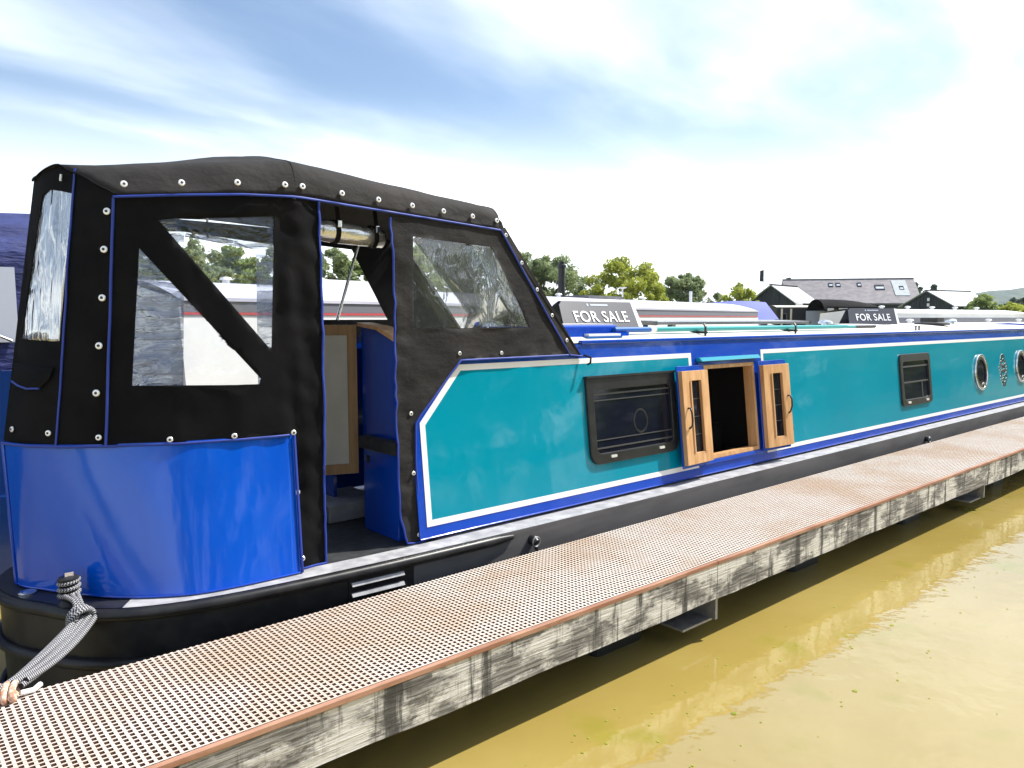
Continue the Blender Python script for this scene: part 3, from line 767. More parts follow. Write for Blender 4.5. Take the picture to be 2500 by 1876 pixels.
def cockpit():
    bx = 2.72
    # aft bulkhead of the cabin with a central doorway
    arch = [(4.17, .67), (4.70, .67), (4.70, 2.085), (4.45, 2.06), (4.21, 1.97)]
    MB().sheet(arch, [], lambda u, v, w: (bx - w, u, v), .03).build('bulkhead', 'blue_paint', boat)
    MB().sheet([(2 * CY - a, b) for a, b in arch], [], lambda u, v, w: (bx + w, u, v), .03).build('bulkhead', 'blue_paint', boat)
    MB().sheet([(4.19, 1.975), (4.45, 2.062), (4.70, 2.087), (4.70, 2.113), (4.45, 2.088), (4.17, 2.0)], [], lambda u, v, w: (bx - .035 - w, u, v), .12).build('capping', 'oak', boat)
    # timber-edged bench top over a blue locker
    MB().box(2.665, bx - .002, 4.17, 4.60, .672, 1.245).build('locker', 'blue_paint', boat, bevel=.004)
    MB().box(2.635, bx - .002, 4.165, 4.62, 1.246, 1.33).build('bench_top', 'deck_black', boat, bevel=.008)
    MB().sheet(rrect(4.52, 4.56, 1.15, 1.20, .008, 3), [], lambda u, v, w: (2.663 - w * 0 - .004 - w, u, v), .004).build('locker_socket', 'deck_black', boat)
    # open cabin door: oak frame with a pale panel
    hx, hy, an = 2.70, 4.73, R(180 - 21)
    dx, dy = math.cos(an), math.sin(an); nx, ny = -dy * -1, dx * -1
    nv = Vector((-.36, -.93, 0)).normalized()
    def dl(u, v, w): return (hx + dx * u + nv.x * w, hy + dy * u + nv.y * w, v)
    w, z0, z1 = .42, 1.045, 2.095
    def put(name, P, o, t, m, par): return MB().sheet(P, [], lambda u, v, ww: dl(u, v, o + ww), t).build(name, m, par)
    d = put('cabin_door', [(0.004, z0), (w, z0), (w, z1), (0.004, z1)], .002, .028, 'blue_paint', boat)
    put('door_panel', [(.071, z0 + .071), (w - .071, z0 + .071), (w - .071, z1 - .071), (.071, z1 - .071)], .012, .008, 'door_cream', d)
    for P in ([(.006, z0), (.07, z0), (.07, z1), (.006, z1)], [(w - .07, z0), (w, z0), (w, z1), (w - .07, z1)], [(.071, z0), (w - .071, z0), (w - .071, z0 + .07), (.071, z0 + .07)], [(.071, z1 - .07), (w - .071, z1 - .07), (w - .071, z1), (.071, z1)]):
        put('door_rail', P, .020, .016, 'oak_dark', d)
    MB().box(2.52, 2.98, 4.86, 5.36, .672, .80).build('step', 'step_grey', boat, bevel=.01)
    MB().box(1.15, 1.9, 5.05, 5.55, .672, 1.12).build('engine_box', 'deck_black', boat, bevel=.02)
    # stainless canopy strut and bows
    MB().tube([(2.56, 4.75, 2.13), (2.72, 4.72, 2.66)], .011, 8).build('canopy_strut', 'chrome', boat, smooth=60)
    MB().tube([(3.66, 4.45, 2.05), (3.70, 4.45, 2.68)], .011, 8).build('canopy_strut', 'chrome', boat, smooth=60)
    # tiller
    MB().tube([(.95, CY, .67), (.95, CY, 1.25), (1.0, CY, 1.36), (1.5, CY + .05, 1.42)], .018, 8).build('tiller', 'chrome', boat, smooth=60)
    # mooring dolly and filler cap on the stern deck
    d = MB().lathe([(.055, 0), (.05, .015), (.032, .03), (.028, .10), (.05, .115), (.052, .14), (.03, .15)], 16, (.795, 4.385, GZ)).build('mooring_dolly', 'strake_black', boat, smooth=40)
    MB().box(.775, .815, 4.365, 4.405, GZ + .1505, GZ + .172).build('dolly_cap', 'chrome', d)
    MB().lathe([(.045, 0), (.045, .008), (.035, .012), (.012, .012)], 18, (.655, 4.70, GZ + .002)).build('filler_cap', 'chrome', boat, smooth=40)
cockpit()

# ------------------------------------------------------------------ canvas canopy over the stern cockpit
ST = [(.305, (.61, 4.90), (.82, 4.90, 2.875)), (.425, (.645, 4.785), (.85, 4.80, 2.915)), (.545, (.70, 4.68), (.90, 4.70, 2.94)), (.765, (.85, 4.52), (.98, 4.56, 2.885)), (.95, (1.0, 4.41), (1.10, 4.43, 2.785)),
      (1.30, (1.31, 4.25), (1.40, 4.30, 2.81)), (1.63, (1.63, 4.165), (1.70, 4.215, 2.835)), (2.0, (2.0, 4.135), (2.0, 4.184, 2.85)),
      (2.8, (2.8, 4.135), (2.8, 4.215, 2.818)), (3.6, (3.6, 4.135), (3.6, 4.255, 2.786)), (4.5, (4.5, 4.135), (4.5, 4.28, 2.75))]
SU = [s[0] for s in ST]; SA = np.array([[*s[1], *s[2]] for s in ST])
def S0(u, z):
    v = [float(np.interp(u, SU, SA[:, i])) for i in range(5)]
    t = (z - 1.46) / (v[4] - 1.46)
    return Vector((v[0] + (v[2] - v[0]) * t, v[1] + (v[3] - v[1]) * t, z))
def Sn(u, z):
    a = S0(u + .06, z) - S0(u - .06, z); b = S0(u, z + .02) - S0(u, z - .02)
    n = a.cross(b).normalized()
    return n if n.y < 0 or n.x < 0 else -n
def S(u, z, w=0., far=False, fold=None):
    p = S0(u, z); n = Sn(u, z); d = w + (fold(u, z) if fold else 0)
    p = p + n * d
    return (p.x, 2 * CY - p.y if far else p.y, p.z)
nzv = lambda *a: noise.noise(Vector(a))
def fold_b(u, z):
    d = .010 * nzv(u * 3, z * 2.2, 4.2) + .004 * nzv(u * 9, z * 7, 1.)
    if u > 1.86:      # loose flap strip beside the doorway
        k = min(1, (u - 1.86) / .05)
        d += k * (.022 * nzv(u * 12, z * 1.6, 9.) + .013 * nzv(u * 10 + z * 5, z * 9, 3.))
    return d
def fold_d(u, z):
    d = .008 * nzv(u * 3, z * 3, 7.)
    k = max(0, 1 - (u - 2.62) / .20)
    d += k * (.020 * nzv(u * 5, z * 11, 2.) + .012 * nzv(u * 14, z * 17, 6.))
    if z < 2.0 and u > 2.8: d += .013 * nzv(u * 4 + z * 3, z * 6 - u * 4, 5.)
    return d
def rear_edge_d(z):     # hanging doorway edge of the front side panel
    return interp(z, [.68, .9, 1.3, 1.8, 2.3, 2.76], [2.665, 2.625, 2.628, 2.632, 2.655, 2.645]) + .006 * nzv(z * 5, 1, 1)

BOWS_MID = ([0, .018, .05, .10, .2, .38, .56, .716], [0, .10, .165, .205, .24, .29, .335, .372])
BOWS_FRT = ([0, .012, .03, .07, .17, .3, .5, .645], [0, .07, .118, .147, .178, .2, .22, .232])
def canopy():
    # roof cloth lofted over three bows; the rear bow follows the curved stern edge
    K = 8
    def rear_pt(k):
        u = lerp(.95, .305, (k / (K - 1)) ** .9); return S0(u, float(np.interp(u, SU, SA[:, 4]))) + Vector((-.006, -.01, .012))
    def bow(x, tab):
        e = S0(x, float(np.interp(x, SU, SA[:, 4])))
        return [Vector((x, e.y - .012 + a * (CY - e.y + .012) / tab[0][-1], e.z + b)) for a, b in zip(*tab)]
    rear = [rear_pt(k) for k in range(K)]; mid = bow(2.0, BOWS_MID); frt = bow(3.6, BOWS_FRT)
    eave_r = [S0(u, float(np.interp(u, SU, SA[:, 4]))) for u in np.linspace(.95, 2.0, 13)]
    st = []
    for i in range(13):
        t = i / 12; row = []
        for k in range(K):
            p = rear[k].lerp(mid[k], t)
            if k == 0: p = Vector((eave_r[i].x, eave_r[i].y - .012, eave_r[i].z))
            elif k <= 3: p = p.lerp(Vector((p.x, eave_r[i].y - .012 + (p.y - lerp(rear[0].y, mid[0].y, t)), eave_r[i].z + (p.z - lerp(rear[0].z, mid[0].z, t)))), .75)
            sag = .010 * math.sin(math.pi * t) * (.3 + k / K)
            row.append(p - Vector((0, 0, sag)) + Vector((0, 0, .006 * nzv(p.x * 5, k * 1.1, 1))))
        st.append(row)
    for i in range(1, 19):
        t = i / 18; row = []
        for k in range(K):
            p = mid[k].lerp(frt[k], t); sag = .008 * math.sin(math.pi * t) * (.3 + k / K)
            row.append(p - Vector((0, 0, sag)) + Vector((0, 0, .007 * nzv(p.x * 4, k * .9, 3))))
        st.append(row)
    for _ in range(14):      # cloth rounds off over the middle bow towards the ridge
        old = [[p.z for p in r] for r in st]
        for i in range(6, 19):
            for k in range(4, K): st[i][k].z = lerp(old[i][k], (old[i - 1][k] + old[i + 1][k]) / 2, .5 * (k - 3) / 4)
    # refine across the roof with a smooth curve
    rows = []
    for r in st:
        h = smooth_curve([tuple(p) for p in r], 3); rows.append(h + [Vector((p.x, 2 * CY - p.y, p.z)) for p in reversed(h[:-1])])
    for r in rows:            # tension folds in the cloth, strongest along the valance
        for j, p in enumerate(r):
            q = min(j, len(r) - 1 - j); k = 1.0 if q < 9 else .45
            w = .011 * nzv(p.x * 3.2 + p.z * 5, p.y * 4 - p.x * 2.5, 2.) + .006 * nzv(p.x * 9 - p.z * 12, p.y * 6, 8.)
            if q > 0: p += Vector((0, -.6 if j < len(r) / 2 else .6, .7)) * w * k
    n = len(rows[0]); b = MB()
    b.add([tuple(p) for r in rows for p in r], [(i * n + j, (i + 1) * n + j, (i + 1) * n + j + 1, i * n + j + 1) for i in range(len(rows) - 1) for j in range(n - 1)])
    cn = b.build('canopy', 'canvas_roof_lit', boat, smooth=50)
    so = cn.modifiers.new('solid', 'SOLIDIFY'); so.thickness = .004; so.offset = 1
    cn['label'] = 'black canvas roof over the stern with bright press studs'
    # raised seams over the bows
    for r, w in ((rows[12], .004), (rows[0], .005), (rows[-1], .005)):
        MB().tube([tuple(p + Vector((0, 0, .003))) for p in r], w, 6).build('seam', 'canvas', cn, smooth=60)
    ez = lambda u: float(np.interp(u, SU, SA[:, 4]))
    def pipe(P, name='piping', r=.0075, far=False): MB().tube(P, r, 6).build(name, 'piping_blue', cn, smooth=60)
    for far in (False, True):
        fn = lambda fold, off=0.: (lambda u, v, w: S(u, v, off + w, far, fold))
        # stern curtain with a rounded clear window
        win = [(.375, 2.03), (.672, 2.018), (.696, 2.80), (.60, 2.815), (.50, 2.83), (.44, 2.80)]
        top = [(u, ez(u) + .008) for u in (.95, .765, .66, .545, .425, .305)]
        b = MB().sheet([(.305, 1.462), (.62, 1.462), (.95, 1.462)] + top, [win], fn(fold_b), .003, .06)
        b.build('stern_curtain', 'canvas', cn, smooth=60)
        MB().sheet([(lerp(a, .55, -.03), lerp(c, 2.42, -.02)) for a, c in win], [], fn(fold_b, -.006), .001, .05).build('window_pane', 'vinyl_silver', cn, smooth=60)
        # side curtain with the two-pane slanted window and the hanging door strip
        lowp = [(1.072, 1.783), (1.735, 1.765), (1.745, 1.80), (1.089, 2.513)]
        upp = [(1.181, 2.666), (1.800, 1.972), (1.814, 1.972), (1.85, 2.724)]
        outer = [(.955, 1.462), (1.905, 1.455), (1.915, 1.10), (1.925, .672), (2.10, .672), (2.12, 1.4), (2.14, 2.2), (2.15, ez(2.15)), (1.6, ez(1.6)), (1.3, ez(1.3)), (.955, ez(.955))]
        if not far:
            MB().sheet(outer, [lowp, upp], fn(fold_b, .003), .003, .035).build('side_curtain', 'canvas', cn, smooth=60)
            for q in (lowp, upp):
                c = (sum(p[0] for p in q) / 4, sum(p[1] for p in q) / 4)
                MB().sheet([(lerp(a, c[0], -.04), lerp(d, c[1], -.04)) for a, d in q], [], fn(fold_b, -.003), .001, .05).build('window_pane', 'vinyl_clear', cn, smooth=60)
        else:
            big = [(1.08, 1.66), (1.80, 1.66), (1.80, 2.72), (1.08, 2.70)]
            clear = [(1.805, 1.66), (2.36, 1.64), (2.36, 2.655), (1.805, 2.72)]
            outf = [(.955, 1.462), (2.60, 1.462), (2.60, ez(2.6)), (1.6, ez(1.6)), (1.3, ez(1.3)), (.955, ez(.955))]
            hole = [(1.08, 1.66), (2.50, 1.635), (2.50, 2.70), (1.80, 2.75), (1.08, 2.70)]
            MB().sheet(outf, [hole], fn(fold_b, .003), .003, .07).build('side_curtain', 'canvas', cn, smooth=60)
            MB().sheet([(1.07, 1.65), (1.80, 1.655), (1.80, 2.76), (1.07, 2.71)], [], fn(fold_b, -.003), .001, .05).build('window_pane', 'vinyl_hazy', cn, smooth=60)
            MB().sheet([(2.36, 1.63), (2.51, 1.625), (2.51, 2.71), (1.805, 2.76), (1.805, 2.715), (2.36, 2.655)], [], fn(fold_b, -.003), .001, .07).build('window_pane', 'vinyl_hazy', cn, smooth=60)
        # front side curtain with its raked window
        fw = [(2.819, 2.672), (2.796, 2.073), (3.844, 2.073), (3.524, 2.648)]
        edge = [(rear_edge_d(z), z) for z in np.linspace(2.79, .68, 24)]
        outer = edge + [(2.80, .672), (2.775, .80), (2.76, 1.2), (2.775, 1.455), (3.165, 1.852), (3.7, 1.85), (4.242, 1.852), (3.60, ez(3.6)), (3.2, ez(3.2)), (2.9, ez(2.9))]
        if not far:
            MB().sheet(outer, [fw], fn(fold_d, .012), .003, .03).build('front_curtain', 'canvas_front_lit', cn, smooth=60)
            MB().sheet([(lerp(a, 3.25, -.03), lerp(d, 2.36, -.03)) for a, d in fw], [], fn(fold_d, .006), .001, .04).build('window_pane', 'vinyl_front', cn, smooth=60)
        else:
            fo = [(2.62, 2.13), (3.50, 2.13), (3.15, 2.70), (2.62, 2.73)]
            MB().sheet([(2.605, 1.5), (3.165, 1.852), (4.242, 1.852), (3.60, ez(3.6)), (2.605, ez(2.605))], [fo], fn(fold_d, .003), .003, .07).build('front_curtain', 'canvas', cn, smooth=60)
        # raked front: side strip of canvas and clear screen between
        def scr(u, v, w):   # u 0..1 across from this side to the middle, v 0..1 up
            e0 = Vector((4.385, 4.165, 1.838)); e1 = S0(3.60, ez(3.6)) + Vector((.0, -.012, .0))
            r = frt[min(int(u * (K - 1)), K - 1)]
            base = Vector((4.385, lerp(4.155, CY, u), 1.838 + .225 * min(1, u * 3.2)))
            kk = u * (K - 1); i0 = min(int(kk), K - 2); topp = frt[i0].lerp(frt[i0 + 1], kk - i0)
            p = base.lerp(topp, v) + Vector((.035, 0, .02)) * math.sin(math.pi * v) * .25 + Vector((.9, -.1, .4)) * w
            return (p.x, 2 * CY - p.y if far else p.y, p.z)
        MB().sheet([(0, 0), (1, 0), (1, 1), (0, 1)], [[(.09, .14), (.965, .14), (.965, .93), (.09, .93)]], scr, .004, .06).build('screen_canvas', 'canvas', cn, smooth=60)
        MB().sheet([(.075, .12), (.975, .12), (.975, .945), (.075, .945)], [], lambda u, v, w: scr(u, v, w - .006), .001, .1).build('window_pane', 'vinyl_front', cn, smooth=60)
        # side strip that wraps from the screen on to the side
        strip = [(3.585, ez(3.585) - .02), (4.225, 1.848), (4.40, 1.836), (3.66, ez(3.6) + .06)]
        MB().sheet([(3.60, 2.78), (4.242, 1.85), (4.39, 1.838), (3.655, 2.80)], [], fn(None, .016), .003, .08).build('edge_strip', 'canvas_roof_lit', cn, smooth=60)
        if far: continue
        # blue piping
        pipe([S(u, ez(u) - .012, .022) for u in np.linspace(.955, 3.60, 40)])
        pipe([S(.955, z, .010, fold=fold_b) for z in np.linspace(1.462, 2.77, 20)])
        pipe([S(interp(z, [1.46, 2.95], [.700, .711]), z, .008, fold=fold_b) for z in np.linspace(1.462, 2.93, 20)], r=.006)
        pipe([S(u, 1.464, .010, fold=fold_b) for u in np.linspace(.32, 1.905, 40)])
        pipe([(lerp(1.934, 1.912, t), lerp(4.128, 4.018, t), lerp(1.462, .678, t)) for t in np.linspace(0, 1, 16)] + [S(u, .672, .012, fold=fold_b) for u in np.linspace(1.94, 2.10, 6)])
        pipe([S(interp(z, [.672, 1.4, 2.2, 2.85], [2.10, 2.12, 2.14, 2.15]), z, .010, fold=fold_b) for z in np.linspace(.672, 2.83, 40)])
        pipe([S(rear_edge_d(z), z, .018, fold=fold_d) for z in np.linspace(2.78, .68, 40)] + [S(2.72, .672, .02), S(2.81, .672, .02)])
        pipe([S(u, 1.852, .018, fold=fold_d) for u in np.linspace(4.23, 3.165, 14)] + [S(lerp(3.165, 2.775, t), lerp(1.852, 1.455, t), .018, fold=fold_d) for t in np.linspace(.1, 1, 8)] + [S(2.762, 1.2, .018), S(2.775, .80, .018)])
        pipe([S(lerp(3.605, 4.25, t), lerp(2.775, 1.852, t), .022) for t in np.linspace(0, 1, 10)] + [S(4.40, 1.838, .02)])
        # pocket flap on the stern curtain, zip pull
        MB().sheet([(.36, 1.80), (.50, 1.765), (.585, 1.77), (.64, 1.82), (.66, 1.88), (.36, 1.90)], [], fn(fold_b, .016), .006, .04).build('pocket_flap', 'canvas', cn, smooth=60)
        pipe([S(u, z, .018, fold=fold_b) for u, z in ((.36, 1.80), (.43, 1.78), (.50, 1.765), (.585, 1.768))], r=.006)
        MB().tube([S(.60, 2.90, .012), S(.60, 2.865, .012)], .006, 6).build('zip_pull', 'stud_metal', cn)
        # press studs
        sm = MB(); sm.lathe([(.019, 0), (.019, .004), (.015, .008), (.010, .0085)], 14); nf = len(sm.f); sm.lathe([(.008, .0085), (.008, .0105), (.003, .012)], 8)
        sme = sm.mesh('press_stud', 'stud_metal', 35); sme.materials.append(MATS['stud_core'])
        for i, p in enumerate(sme.polygons): p.material_index = 1 if i >= nf else 0
        def stud(p, n, sc=1.):
            o = place(sme, 'press_stud', cn, p); o.rotation_euler = Vector(n).to_track_quat('Z', 'Y').to_euler(); o.scale = (sc,) * 3
        for u, z in ((.946, 2.70), (.939, 2.501), (.935, 2.248), (.928, 1.996), (.922, 1.747), (.391, 1.545), (.649, 1.535), (.917, 1.512), (1.269, 1.488), (1.597, 1.486), (1.935, 1.475)):
            u = u - (.025 if z > 1.6 else 0)
            stud(S(u, z, .006, fold=fold_b), Sn(u, z), 1.0 if z > 1.6 else .85)
        for u, z in ((1.95, 1.12), (1.955, .73)): stud(S(u, z, .008, fold=fold_b), Sn(u, z), .8)
        for u, z in ((2.745, 1.52), (2.74, 1.13), (2.765, .72), (3.16, 1.90), (3.55, 1.89)): stud(S(u, z, .016, fold=fold_d), Sn(u, z), .75)
        for u in (1.0, 1.30, 1.60, 1.92, 2.04, 2.30, 2.56, 2.82, 3.08, 3.34, 3.57):
            e = S0(u, ez(u)); stud((e.x, e.y - .018, e.z + .055), Vector((0, -1, .22)), .95)
        for t in (.02, .24, .46, .68, .90):
            u, z = lerp(3.64, 4.29, t), lerp(2.76, 1.88, t); stud(S(u, z, .021), Sn(u, z), .8)
        MB().tube([(4.40, 4.15, 1.85), (4.43, 4.10, 1.83), (4.415, 4.09, 1.79), (4.40, 4.11, 1.775)], .009, 6).build('tie_hook', 'canvas', cn, smooth=60)
    # bows of the frame, inside the cloth
    for r in (rows[12], rows[-1]):
        P = [tuple(p - Vector((0, 0, .03))) for p in r]; P = [(P[0][0], P[0][1] + .03, P[0][2] - .1)] + [(x, lerp(y, CY, .03), z) for x, y, z in P] + [(P[-1][0], P[-1][1] - .03, P[-1][2] - .1)]
        MB().tube(P, .011, 8).build('frame_bow', 'chrome', cn, smooth=60)
    # door panel rolled up under the eave with its straps
    m = MB(); m.tube([(2.13, 4.34, 2.69), (2.3, 4.345, 2.68), (2.68, 4.36, 2.66)], [.062, .068, .060], 20).build('rolled_panel', 'rolled', cn, smooth=40)
    for x, z in ((2.33, 2.68), (2.60, 2.665)):
        P = [(x, 4.345 + .071 * math.cos(a), z + .075 * math.sin(a)) for a in np.linspace(0, 2 * math.pi, 17)[:-1]]
        s = MB()
        for i in range(16):
            a, c = Vector(P[i]), Vector(P[(i + 1) % 16]); s.add([a - Vector((.016, 0, 0)), a + Vector((.016, 0, 0)), c + Vector((.016, 0, 0)), c - Vector((.016, 0, 0))], [(0, 1, 2, 3)])
        s.build('strap', 'canvas', cn)
        MB().box(x - .014, x + .014, 4.262, 4.272, z + .02, z + .065).build('buckle', 'chrome', cn, bevel=.004)
        MB().hexa([(x + i, y, zz) for zz, yy in ((z + .06, 4.28), (2.83, 4.30)) for y in (yy, yy + .004) for i in (-.014, .014)]).build('strap', 'canvas', cn)
mat('rolled', (0.75, 0.75, 0.72), 0.14, metal=.75, c2=(0.05, 0.05, 0.05), nscale=5, nstretch=(2.2, .6, .6), nlo=.50, nhi=.60, coat=.6, bump=.3, bscale=8, bstretch=(1, 3, 3), bdist=.03)
canopy()

# ------------------------------------------------------------------ things on and around the boat
def rope():
    t = thing('mooring_rope', 'black and white braided mooring rope hanging in strands from the stern dolly', 'rope', (.8, 4.38, GZ))
    D = Vector((.795, 4.385, GZ))
    w = MB()
    P = [D + Vector((.046 * math.cos(a), .046 * math.sin(a), .035 + .010 * a / 2)) for a in np.linspace(0, 6 * math.pi, 60)]
    w.tube(P, .011, 8, uv=True); w.build('wrap', 'rope', t, smooth=60)
    K = Vector((.815, 4.205, GZ - .01))           # knot hanging over the deck edge
    k = MB()
    for i in range(4):
        c = K + Vector((random.uniform(-.02, .02), random.uniform(-.015, .015), random.uniform(-.02, .03))); ax = Vector((random.gauss(0, 1), random.gauss(0, 1), random.gauss(0, .4))).normalized(); q = ax.orthogonal().normalized(); r2 = ax.cross(q)
        k.tube([c + (q * math.cos(a) + r2 * math.sin(a) * 1.) * .055 for a in np.linspace(0, 2 * math.pi, 20)[:-1]], .015, 8, uv=True, closed=True)
    for s_ in (-1, 0, 1):
        a = D + Vector((.03 * s_, -.04, .06)); k.tube([a, a.lerp(K, .5) + Vector((0, 0, .025)), K + Vector((.012 * s_, 0, .01))], .011, 8, uv=True)
    k.build('knot', 'rope', t, smooth=60)
    E1 = Vector((.42, 3.70, PZ + .035))
    for i in range(8):
        f = (i - 3.5) / 3.5 + random.uniform(-.1, .1)
        a = K + Vector((.062 * f + .01, .02 * f - .01, -.02 + .012 * (i % 2))); e = E1 + Vector((.075 * f, .035 * f + .008 * (i % 2), .012 * (i % 3)))
        m = a.lerp(e, .5) + Vector((.03 * f, .01 * f, -.05 - .02 * (i % 2)))
        pts = []
        for q in np.linspace(0, 1, 16):
            pts.append(a * (1 - q) ** 2 + m * 2 * q * (1 - q) + e * q * q)
        MB().tube(pts, .0130, 8, uv=True).build('strand', 'rope', t, smooth=60)
    o = thing('mooring_ring', 'frayed orange lashing on the pontoon edge where the mooring rope ends', 'lashing', (.42, 3.70, PZ))
    for i in range(4):
        MB().tube([Vector((.36 + .03 * i + .035 * math.cos(a) * .5, 3.705 + .055 * math.cos(a), PZ + .03 + .03 * math.sin(a))) for a in np.linspace(0, 2 * math.pi, 14)[:-1]], .013, 7, closed=True).build('lashing_turn', 'orange_rope', o, smooth=60)
    MB().tube([(.47, 3.69, PZ + .02), (.52, 3.70, PZ + .014), (.55, 3.735, PZ + .016)], .012, 7).build('loose_end', 'sign_white', o, smooth=60)
rope()

def roof_things():
    # boat poles lying in the racks
    t = thing('boat_pole', 'long teal boat pole with blue tip lying in the roof rack', 'pole', (7.2, 4.40, 2.02))
    MB().tube([(5.62, 4.40, 2.040), (9.45, 4.40, 2.040)], .024, 10).build('shaft', 'teal_pole', t, smooth=50)
    MB().tube([(5.05, 4.40, 2.040), (5.54, 4.40, 2.040)], .025, 10).build('tip', 'blue_pole', t, smooth=50)
    MB().tube([(5.54, 4.40, 2.040), (5.62, 4.40, 2.040)], .0255, 10).build('band', 'white_trim', t, smooth=50)
    t = thing('boat_pole', 'thinner dark green pole lying behind the teal pole in the rack', 'pole', (7.4, 4.50, 2.02))
    MB().tube([(5.7, 4.50, 2.035), (9.9, 4.50, 2.035)], .018, 10).build('shaft', 'teal_pole', t, smooth=50)
    MB().tube([(9.9, 4.50, 2.035), (10.5, 4.50, 2.035)], .019, 10).build('tip', 'vent_black', t, smooth=50)
    t = thing('gang_plank', 'short blue and cream plank lying beside the sliding hatch', 'plank', (5.3, 4.36, 1.99))
    MB().box(4.62, 5.02, 4.30, 4.352, 1.992, 2.012).build('board', 'white_trim', t)
    MB().box(4.6, 5.04, 4.296, 4.356, 1.975, 1.9915).build('batten', 'blue_pole', t)
roof_things()

def text_mesh(txt, size):
    cu = bpy.data.curves.new('lettering', 'FONT'); cu.body = txt; cu.size = size; cu.align_x = 'CENTER'; cu.align_y = 'CENTER'; cu.extrude = .0015; cu.offset = .001 * size / .16; cu.space_character = 1.08
    o = bpy.data.objects.new('lettering', cu); col.objects.link(o)
    dg = bpy.context.evaluated_depsgraph_get(); me = bpy.data.meshes.new_from_object(o.evaluated_get(dg))
    bpy.data.objects.remove(o); me.materials.clear(); me.materials.append(MATS['sign_white'])
    return me
def letters(me):
    """one mesh for each letter"""
    n = len(me.vertices); par = list(range(n))
    def find(a):
        while par[a] != a: par[a] = par[par[a]]; a = par[a]
        return a
    for p in me.polygons:
        v = list(p.vertices)
        for b in v[1:]: par[find(b)] = find(v[0])
    # pieces whose x ranges overlap belong to one letter (faces and rims are not always welded)
    comp = {}
    for i in range(n): comp.setdefault(find(i), []).append(i)
    spans = sorted((min(me.vertices[i].co.x for i in c), max(me.vertices[i].co.x for i in c), k) for k, c in comp.items() if len(c) > 2)
    groups = []
    for a, b, k in spans:
        if groups and a < groups[-1][1] - .004: groups[-1][1] = max(b, groups[-1][1]); groups[-1][2].append(k)
        else: groups.append([a, b, [k]])
    out = []
    for a, b, ks in groups:
        m = MB(); ix = {}
        for k in ks:
            for i in comp[k]: ix[i] = len(m.v); m.v.append(tuple(me.vertices[i].co))
        m.f = [tuple(ix[i] for i in p.vertices) for p in me.polygons if p.vertices[0] in ix]
        out.append(m.mesh('letter', 'sign_white'))
    return out
def for_sale(label, loc, rz, L, H):
    """A-shaped roof sign: two leaning faces, pale ends"""
    t = thing('for_sale_sign', label, 'sign', loc, rz)
    D = .16; cut = .10 * L
    def face(u, v, w, s): return (u, s * (-D + (D - .02) * v / H) - s * w, v)
    P = [(-L / 2, 0), (L / 2 - .02, 0), (L / 2, H), (-L / 2 + cut * .9, H), (-L / 2 + cut * .45, H * .86)]
    MB().sheet(P, [], lambda u, v, w: face(u, v, w, 1), .006).build('face', 'sign_dark', t, world=False)
    MB().sheet(P, [], lambda u, v, w: face(u, v, w, -1), .006).build('face', 'sign_dark', t, world=False)
    MB().add([(L / 2 - .018, -D + .008, 0), (L / 2 - .018, D - .008, 0), (L / 2 + .0, .012, H - .004), (L / 2 + .0, -.012, H - .004), (L / 2 + .05, -D + .008, 0), (L / 2 + .05, D - .008, 0), (L / 2 + .05, .012, H - .004), (L / 2 + .05, -.012, H - .004)],
             [(0, 1, 2, 3), (7, 6, 5, 4), (0, 3, 7, 4), (1, 5, 6, 2), (3, 2, 6, 7), (0, 4, 5, 1)]).build('end_board', 'sign_white', t, world=False)
    me = text_mesh('FOR SALE', H * .64)
    lean = math.atan2(D - .02, H)
    xs = [v.co.x for v in me.vertices]; sx = L * .70 / (max(xs) - min(xs))
    for lm in letters(me):
        o = bpy.data.objects.new('letter', lm); col.objects.link(o); o.parent = t
        o.location = (.02, -D + (D - .02) * .42 - .006, H * .42); o.rotation_euler = (R(90) - lean, 0, 0); o.scale = (sx, 1, 1)
    # small pale logo line along the top edge
    MB().sheet([(-.07 * L, H * .84), (.16 * L, H * .84), (.16 * L, H * .90), (-.07 * L, H * .90)], [], lambda u, v, w: face(u, v, w + .003, 1), .002).build('logo_line', 'window_pale', t, world=False)
    MB().sheet(circle(-.105 * L, H * .87, H * .05, 12), [], lambda u, v, w: face(u, v, w + .003, 1), .002).build('logo_dot', 'window_pale', t, world=False)
    return t
for_sale('dark FOR SALE board standing behind the blue sliding hatch', (5.34, 4.93, 2.045), 0, 1.06, .255)

